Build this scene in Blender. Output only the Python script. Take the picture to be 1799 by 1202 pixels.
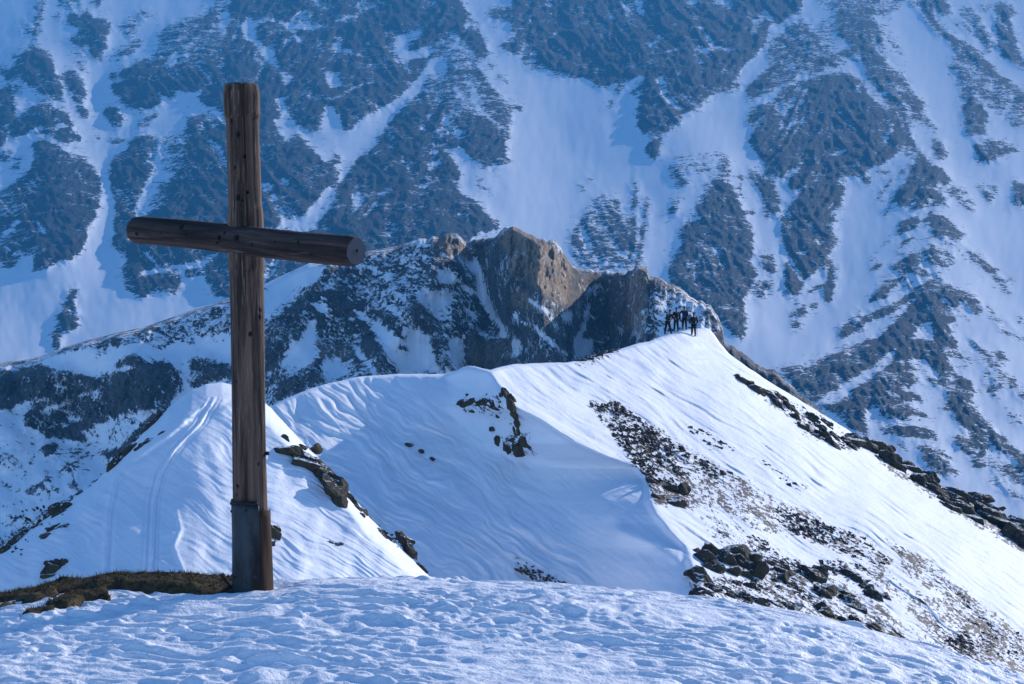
import bpy, bmesh, math, random
import numpy as np
from mathutils import Vector, Matrix

for o in list(bpy.data.objects):
    bpy.data.objects.remove(o)
SC = bpy.context.scene
COL = SC.collection
random.seed(7)
rng = np.random.default_rng(11)

# ------------------------------------------------------------------ camera, light, exposure
K = 36.0 / 70.0 / 1799.0            # metres per photo pixel per metre of distance
cam_data = bpy.data.cameras.new("camera")
cam_data.lens = 70.0
cam_data.sensor_width = 36.0
cam_data.clip_start = 0.1
cam_data.clip_end = 30000
cam = bpy.data.objects.new("camera", cam_data)
cam.rotation_euler = (math.radians(90), 0, 0)
COL.objects.link(cam)
SC.camera = cam

SUN_AZ = math.radians(43)           # to the right of the view direction
SUN_EL = math.radians(23)
sdir = Vector((math.sin(SUN_AZ) * math.cos(SUN_EL), math.cos(SUN_AZ) * math.cos(SUN_EL), math.sin(SUN_EL)))
sun_data = bpy.data.lights.new("sun", 'SUN')
sun_data.energy = 3.5
sun_data.angle = math.radians(0.6)
sun_data.color = (1.0, 0.92, 0.86)
sun = bpy.data.objects.new("sun", sun_data)
sun.rotation_euler = sdir.to_track_quat('Z', 'Y').to_euler()
sun.location = (300, 300, 300)
COL.objects.link(sun)

world = bpy.data.worlds.new("World")
SC.world = world
world.use_nodes = True
wn = world.node_tree
sky = wn.nodes.new("ShaderNodeTexSky")
sky.sky_type = 'NISHITA'
sky.sun_disc = False
sky.sun_elevation = SUN_EL
sky.sun_rotation = SUN_AZ
sky.altitude = 2400
sky.air_density = 1.0
sky.dust_density = 0.3
sky.ozone_density = 6.0
wn.links.new(sky.outputs[0], wn.nodes["Background"].inputs[0])
wn.nodes["Background"].inputs[1].default_value = 0.128

SC.view_settings.view_transform = 'Standard'
SC.view_settings.look = 'None'
SC.view_settings.gamma = 1.0
SC.view_settings.use_curve_mapping = False
SC.view_settings.exposure = 0.85
SC.render.engine = 'CYCLES'
SC.cycles.use_denoising = True
SC.cycles.max_bounces = 6
SC.cycles.diffuse_bounces = 3
SC.cycles.volume_bounces = 0

# ------------------------------------------------------------------ noise and drawing helpers
def _h(xi, yi, seed):
    with np.errstate(over='ignore'):
        n = xi.astype(np.uint32) * np.uint32(374761393) + yi.astype(np.uint32) * np.uint32(668265263) + np.uint32((seed * 2246822519) & 0xffffffff)
        n = (n ^ (n >> np.uint32(13))) * np.uint32(1274126177)
        n = (n ^ (n >> np.uint32(16))) * np.uint32(2654435761)
        n = n ^ (n >> np.uint32(15))
    return n.astype(np.float64) / 4294967295.0

def vnoise(x, y, seed=0):
    xf = np.floor(x); yf = np.floor(y)
    xi = xf.astype(np.int64); yi = yf.astype(np.int64)
    fx = x - xf; fy = y - yf
    fx = fx * fx * fx * (fx * (fx * 6 - 15) + 10); fy = fy * fy * fy * (fy * (fy * 6 - 15) + 10)
    a = _h(xi, yi, seed); b = _h(xi + 1, yi, seed); c = _h(xi, yi + 1, seed); d = _h(xi + 1, yi + 1, seed)
    return a + (b - a) * fx + (c - a) * fy + (a - b - c + d) * fx * fy

def fbm(x, y, octaves=4, seed=0, gain=0.5):
    t = 0; a = 1.0; s = 0
    for i in range(octaves):
        ca, sa = math.cos(0.6 * i), math.sin(0.6 * i)
        t = t + a * (vnoise((x * ca - y * sa) * 2 ** i, (x * sa + y * ca) * 2 ** i, seed + i * 17) - 0.5)
        s += a; a *= gain
    return t / s * 2          # about -1..1

def ridged(x, y, octaves=4, seed=0):
    t = 0; a = 1.0; s = 0
    for i in range(octaves):
        t = t + a * (1 - 2 * np.abs(vnoise(x * 2 ** i, y * 2 ** i, seed + i * 31) - 0.5)); s += a; a *= 0.5
    return t / s

def sstep(a, b, x):
    t = np.clip((x - a) / (b - a), 0, 1)
    return t * t * (3 - 2 * t)

def pts(s):
    return [tuple(float(q) for q in p.split(',')) for p in s.split()]

def blur(a, r):
    r = max(1, int(r))
    for ax in (0, 1):
        for _ in range(2):
            p = [(0, 0), (0, 0)]; p[ax] = (r + 1, r)
            c = np.cumsum(np.pad(a, p, mode='edge'), axis=ax)
            n = a.shape[ax]
            hi = np.take(c, range(2 * r + 1, 2 * r + 1 + n), axis=ax); lo = np.take(c, range(0, n), axis=ax)
            a = (hi - lo) / (2 * r + 1)
    return a

RW, RH = 1000, 680                    # survey map of rock and snow, one cell per 1.8 units
RS = 1800.0 / RW
def draw_map(text, base=0.0):
    A = np.full((RH, RW), base, dtype=np.float64)
    ox = oy = 0.0
    for line in text.strip().splitlines():
        w = line.split()
        if w[0] == 'T':
            ox, oy = float(w[1]), float(w[2]); continue
        val = float(w[0][1:] or 1)
        if w[0][0] == 'P':
            P = np.array([(ox + x / 4.0, oy + y / 4.0) for x, y in (tuple(map(float, p.split(','))) for p in w[1:])]) / RS
        else:
            half = float(w[1]) / 8.0 / RS
            P = np.array([(ox + x / 4.0, oy + y / 4.0) for x, y in (tuple(map(float, p.split(','))) for p in w[2:])]) / RS
        pad = 0 if w[0][0] == 'P' else half + 1
        x0 = max(0, int(P[:, 0].min() - pad)); x1 = min(RW, int(P[:, 0].max() + pad) + 2)
        y0 = max(0, int(P[:, 1].min() - pad)); y1 = min(RH, int(P[:, 1].max() + pad) + 2)
        if x1 <= x0 or y1 <= y0: continue
        X, Y = np.meshgrid(np.arange(x0, x1) + 0.5, np.arange(y0, y1) + 0.5)
        if w[0][0] == 'P':
            ins = np.zeros(X.shape, bool)
            for i in range(len(P)):
                xa, ya = P[i]; xb, yb = P[(i + 1) % len(P)]
                if ya == yb: continue
                ins ^= ((ya > Y) != (yb > Y)) & (X < (xb - xa) * (Y - ya) / (yb - ya) + xa)
        else:
            ins = np.zeros(X.shape, bool)
            for i in range(len(P) - 1):
                a, b = P[i], P[i + 1]; ab = b - a; L = max(1e-6, ab @ ab)
                t = np.clip(((X - a[0]) * ab[0] + (Y - a[1]) * ab[1]) / L, 0, 1)
                ins |= np.hypot(X - a[0] - t * ab[0], Y - a[1] - t * ab[1]) < half
        A[y0:y1, x0:x1][ins] = val
    return A

def sample(A, u, v):
    x = u / RS - 0.5; y = v / RS - 0.5
    x = np.abs(x); x = np.where(x > RW - 1, 2 * (RW - 1) - x, x)      # mirrored outside the frame
    y = np.abs(y); y = np.where(y > RH - 1, 2 * (RH - 1) - y, y)
    x = np.clip(x, 0, RW - 1.001); y = np.clip(y, 0, RH - 1.001)
    xi = x.astype(int); yi = y.astype(int); fx = x - xi; fy = y - yi
    return (A[yi, xi] * (1 - fx) + A[yi, xi + 1] * fx) * (1 - fy) + (A[yi + 1, xi] * (1 - fx) + A[yi + 1, xi + 1] * fx) * fy

def line_dist(u, v, P):
    best = np.full(np.shape(u), 1e9)
    for (xa, ya), (xb, yb) in zip(P[:-1], P[1:]):
        dx, dy = xb - xa, yb - ya
        t = np.clip(((u - xa) * dx + (v - ya) * dy) / (dx * dx + dy * dy), 0, 1)
        best = np.minimum(best, np.hypot(u - xa - t * dx, v - ya - t * dy))
    return best

def in_poly(u, v, P):
    ins = np.zeros(np.shape(u), bool)
    for i in range(len(P)):
        xa, ya = P[i]; xb, yb = P[(i + 1) % len(P)]
        if ya == yb: continue
        ins ^= ((ya > v) != (yb > v)) & (u < (xb - xa) * (v - ya) / (yb - ya) + xa)
    return ins

def world_pt(u, v, d):
    return ((u - 899.5) * K * d, d, -(v - 601) * K * d)

def grid_mesh(name, X, Y, Z, mat, attrs=None, flip=False):
    n, m = X.shape
    me = bpy.data.meshes.new(name)
    me.vertices.add(n * m)
    me.vertices.foreach_set("co", np.stack([X, Y, Z], -1).astype(np.float32).ravel())
    idx = np.arange(n * m).reshape(n, m)
    a, b, c, d = idx[:-1, :-1], idx[:-1, 1:], idx[1:, 1:], idx[1:, :-1]
    q = np.stack([a, d, c, b] if flip else [a, b, c, d], -1).reshape(-1, 4)
    me.loops.add(q.size)
    me.loops.foreach_set("vertex_index", q.ravel().astype(np.int32))
    me.polygons.add(len(q))
    me.polygons.foreach_set("loop_start", np.arange(0, q.size, 4, dtype=np.int32))
    me.polygons.foreach_set("loop_total", np.full(len(q), 4, np.int32))
    me.polygons.foreach_set("use_smooth", np.ones(len(q), bool))
    me.update()
    for k, arr in (attrs or {}).items():
        at = me.attributes.new(k, 'FLOAT', 'POINT')
        at.data.foreach_set("value", arr.astype(np.float32).ravel())
    me.materials.append(mat)
    ob = bpy.data.objects.new(name, me)
    COL.objects.link(ob)
    return ob

def tag(o, label=None, cat=None, group=None, kind=None):
    if label: o["label"] = label
    if cat: o["category"] = cat
    if group: o["group"] = group
    if kind: o["kind"] = kind
    return o

# ------------------------------------------------------------------ materials
class NT:
    def __init__(self, name):
        self.m = bpy.data.materials.new(name); self.m.use_nodes = True
        self.t = self.m.node_tree; self.b = self.t.nodes["Principled BSDF"]
        self.b.inputs["Specular IOR Level"].default_value = 0.25
        self.tc = self.t.nodes.new("ShaderNodeTexCoord")
    def n(self, typ, **kw):
        nd = self.t.nodes.new(typ)
        for k, v in kw.items(): setattr(nd, k, v)
        return nd
    def l(self, a, b): self.t.links.new(a, b)
    def val(self, sock, x):
        if hasattr(x, 'is_linked') or hasattr(x, 'node'): self.l(x, sock)
        else: sock.default_value = x
    def noise(self, scale, detail=6, rough=0.55, stretch=None, rot=None, dist=0.0):
        nd = self.n("ShaderNodeTexNoise"); nd.inputs["Scale"].default_value = scale
        nd.inputs["Detail"].default_value = detail; nd.inputs["Roughness"].default_value = rough
        nd.inputs["Distortion"].default_value = dist
        src = self.tc.outputs["Object"]
        if stretch or rot:
            mp = self.n("ShaderNodeMapping")
            if rot: mp.inputs["Rotation"].default_value = rot
            self.l(src, mp.inputs["Vector"]); src = mp.outputs[0]
            if stretch:
                mp2 = self.n("ShaderNodeMapping"); mp2.inputs["Scale"].default_value = stretch
                self.l(src, mp2.inputs["Vector"]); src = mp2.outputs[0]
        self.l(src, nd.inputs["Vector"])
        return nd.outputs["Fac"]
    def math(self, op, a, b=0.0, c=0.0, clamp=False):
        nd = self.n("ShaderNodeMath", operation=op, use_clamp=clamp)
        self.val(nd.inputs[0], a); self.val(nd.inputs[1], b); self.val(nd.inputs[2], c)
        return nd.outputs[0]
    def mapr(self, x, a, b, c=0.0, d=1.0):
        nd = self.n("ShaderNodeMapRange"); nd.interpolation_type = 'SMOOTHSTEP'
        self.val(nd.inputs[0], x)
        for i, q in enumerate((a, b, c, d)): self.val(nd.inputs[i + 1], q)
        return nd.outputs[0]
    def mix(self, f, a, b):
        nd = self.n("ShaderNodeMix", data_type='RGBA')
        self.val(nd.inputs[0], f)
        for s, q in ((nd.inputs[6], a), (nd.inputs[7], b)):
            if isinstance(q, tuple): s.default_value = (*q, 1.0) if len(q) == 3 else q
            else: self.l(q, s)
        return nd.outputs[2]
    def attr(self, name):
        nd = self.n("ShaderNodeAttribute", attribute_name=name)
        return nd.outputs["Fac"]
    def bump(self, h, strength, dist, prev=None):
        nd = self.n("ShaderNodeBump"); nd.inputs["Strength"].default_value = strength
        nd.inputs["Distance"].default_value = dist
        self.l(h, nd.inputs["Height"])
        if prev is not None: self.l(prev, nd.inputs["Normal"])
        return nd.outputs[0]
    def out(self, color, rough=0.8, normal=None):
        self.val(self.b.inputs["Base Color"], (*color, 1.0) if isinstance(color, tuple) else color)
        self.val(self.b.inputs["Roughness"], rough)
        if normal is not None: self.l(normal, self.b.inputs["Normal"])
        return self.m

SNOW = (0.84, 0.87, 0.91)

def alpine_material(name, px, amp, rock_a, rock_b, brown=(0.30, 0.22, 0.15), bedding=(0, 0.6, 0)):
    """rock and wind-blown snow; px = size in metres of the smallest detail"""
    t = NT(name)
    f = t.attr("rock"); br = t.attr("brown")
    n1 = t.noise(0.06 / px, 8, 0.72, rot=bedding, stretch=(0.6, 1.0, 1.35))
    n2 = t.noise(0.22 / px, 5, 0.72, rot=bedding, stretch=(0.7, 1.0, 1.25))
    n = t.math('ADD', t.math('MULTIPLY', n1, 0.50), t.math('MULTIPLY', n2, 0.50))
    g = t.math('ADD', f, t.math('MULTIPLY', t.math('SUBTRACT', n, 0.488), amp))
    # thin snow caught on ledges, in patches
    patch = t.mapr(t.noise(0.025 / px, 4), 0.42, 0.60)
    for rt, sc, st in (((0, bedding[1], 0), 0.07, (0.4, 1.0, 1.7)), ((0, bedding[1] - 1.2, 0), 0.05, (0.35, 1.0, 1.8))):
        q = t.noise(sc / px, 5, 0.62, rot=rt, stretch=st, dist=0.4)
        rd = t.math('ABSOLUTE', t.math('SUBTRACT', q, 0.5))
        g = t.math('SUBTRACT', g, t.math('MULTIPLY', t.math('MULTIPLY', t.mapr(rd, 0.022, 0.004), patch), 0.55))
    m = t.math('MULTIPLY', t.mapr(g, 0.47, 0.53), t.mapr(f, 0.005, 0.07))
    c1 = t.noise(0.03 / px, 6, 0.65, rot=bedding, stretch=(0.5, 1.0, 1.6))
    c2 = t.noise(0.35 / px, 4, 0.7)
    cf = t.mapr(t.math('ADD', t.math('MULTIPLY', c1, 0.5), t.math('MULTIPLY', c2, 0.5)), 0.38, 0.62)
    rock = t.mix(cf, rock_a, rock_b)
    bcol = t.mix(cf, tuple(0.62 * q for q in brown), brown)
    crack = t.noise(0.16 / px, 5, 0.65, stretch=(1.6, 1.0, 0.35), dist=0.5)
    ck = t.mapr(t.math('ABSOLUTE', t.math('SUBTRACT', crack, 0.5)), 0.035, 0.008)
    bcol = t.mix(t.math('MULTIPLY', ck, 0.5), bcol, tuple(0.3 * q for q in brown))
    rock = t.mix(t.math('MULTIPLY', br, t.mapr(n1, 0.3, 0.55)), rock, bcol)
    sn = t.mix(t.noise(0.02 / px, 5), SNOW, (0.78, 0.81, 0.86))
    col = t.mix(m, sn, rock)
    hb = t.math('MULTIPLY', m, t.math('ADD', t.math('SUBTRACT', c2, t.math('MULTIPLY', ck, 0.4)), t.math('MULTIPLY', c1, 1.5)))
    return t.out(col, 0.85, t.bump(hb, 1.0, 6.0 * px))

def snow_material(name, s1, d1, s2, d2):
    t = NT(name)
    c = t.mix(t.mapr(t.noise(s1 * 0.25, 5), 0.35, 0.7), SNOW, (0.80, 0.83, 0.88))
    b = t.bump(t.noise(s1, 5, 0.6), 0.8, d1)
    b = t.bump(t.noise(s2, 4, 0.65), 0.7, d2, b)
    t.b.inputs["Specular IOR Level"].default_value = 0.3
    return t.out(c, 0.6, b)

def stone_material(name, a, b, scale, tint=None):
    t = NT(name)
    n = t.noise(scale, 7, 0.7); n2 = t.noise(scale * 4, 5, 0.7)
    c = t.mix(t.mapr(n, 0.3, 0.7), a, b)
    if tint:
        c = t.mix(t.mapr(t.noise(scale * 0.6, 4), 0.5, 0.65), c, tint)
    # a little blown snow caught on ledges that face up
    geo = t.n("ShaderNodeNewGeometry"); sep = t.n("ShaderNodeSeparateXYZ"); t.l(geo.outputs["Normal"], sep.inputs[0])
    up = t.math('ADD', sep.outputs[2], t.math('MULTIPLY', t.math('SUBTRACT', n2, 0.5), 1.4))
    c = t.mix(t.mapr(up, 0.86, 0.98), c, SNOW)
    return t.out(c, 0.9, t.bump(n2, 0.8, 0.25 / scale))

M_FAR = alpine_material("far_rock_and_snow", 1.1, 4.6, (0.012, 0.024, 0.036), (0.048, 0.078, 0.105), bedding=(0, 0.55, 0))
M_MID = alpine_material("ridge_rock_and_snow", 0.30, 4.8, (0.065, 0.078, 0.09), (0.20, 0.205, 0.21), brown=(0.74, 0.54, 0.37), bedding=(0, -0.65, 0))
def slope_material():
    """drifted snow with stones and dead tufts showing through where it is thin"""
    t = NT("drifted_snow_thin_cover")
    f = t.attr("rock")
    cv = t.n("ShaderNodeCombineXYZ"); t.l(t.attr("along"), cv.inputs[0]); t.l(t.attr("across"), cv.inputs[1])
    def sn(scale, det, rough):
        nd = t.n("ShaderNodeTexNoise"); nd.inputs["Scale"].default_value = scale; nd.inputs["Detail"].default_value = det
        nd.inputs["Roughness"].default_value = rough; t.l(cv.outputs[0], nd.inputs["Vector"]); return nd.outputs["Fac"]
    n1 = sn(1.6, 6, 0.72); n2 = sn(7.0, 4, 0.7)
    n = t.math('ADD', t.math('MULTIPLY', n1, 0.45), t.math('MULTIPLY', n2, 0.55))
    g = t.math('ADD', f, t.math('MULTIPLY', t.math('SUBTRACT', n, 0.505), 4.2))
    m = t.math('MULTIPLY', t.mapr(g, 0.44, 0.56), t.mapr(f, 0.02, 0.12))
    rock = t.mix(t.mapr(n2, 0.4, 0.7), (0.014, 0.012, 0.011), (0.06, 0.048, 0.04))
    c = t.mix(t.mapr(t.noise(0.22, 5), 0.35, 0.7), SNOW, (0.80, 0.83, 0.88))
    b = t.bump(t.noise(0.9, 5, 0.6), 0.8, 0.12)
    b = t.bump(t.noise(4.0, 4, 0.65), 0.7, 0.03, b)
    b = t.bump(sn(1.6, 5, 0.65), 0.8, 0.05, b)
    b = t.bump(m, 1.0, 0.10, b)
    return t.out(t.mix(m, c, rock), 0.7, b)
M_RIDGE = slope_material()
M_KNOLL = snow_material("tracked_snow", 1.2, 0.08, 5.0, 0.02)
M_GROUND = snow_material("crusted_snow", 11.0, 0.035, 45.0, 0.012)
M_VALLEY = snow_material("valley_snow", 0.02, 1.0, 0.1, 0.3)
M_STONE = stone_material("dark_stone", (0.022, 0.018, 0.015), (0.11, 0.085, 0.062), 1.6, (0.07, 0.06, 0.03))
M_PEBBLE = stone_material("scree_stone", (0.028, 0.022, 0.018), (0.12, 0.09, 0.068), 2.0)

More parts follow.
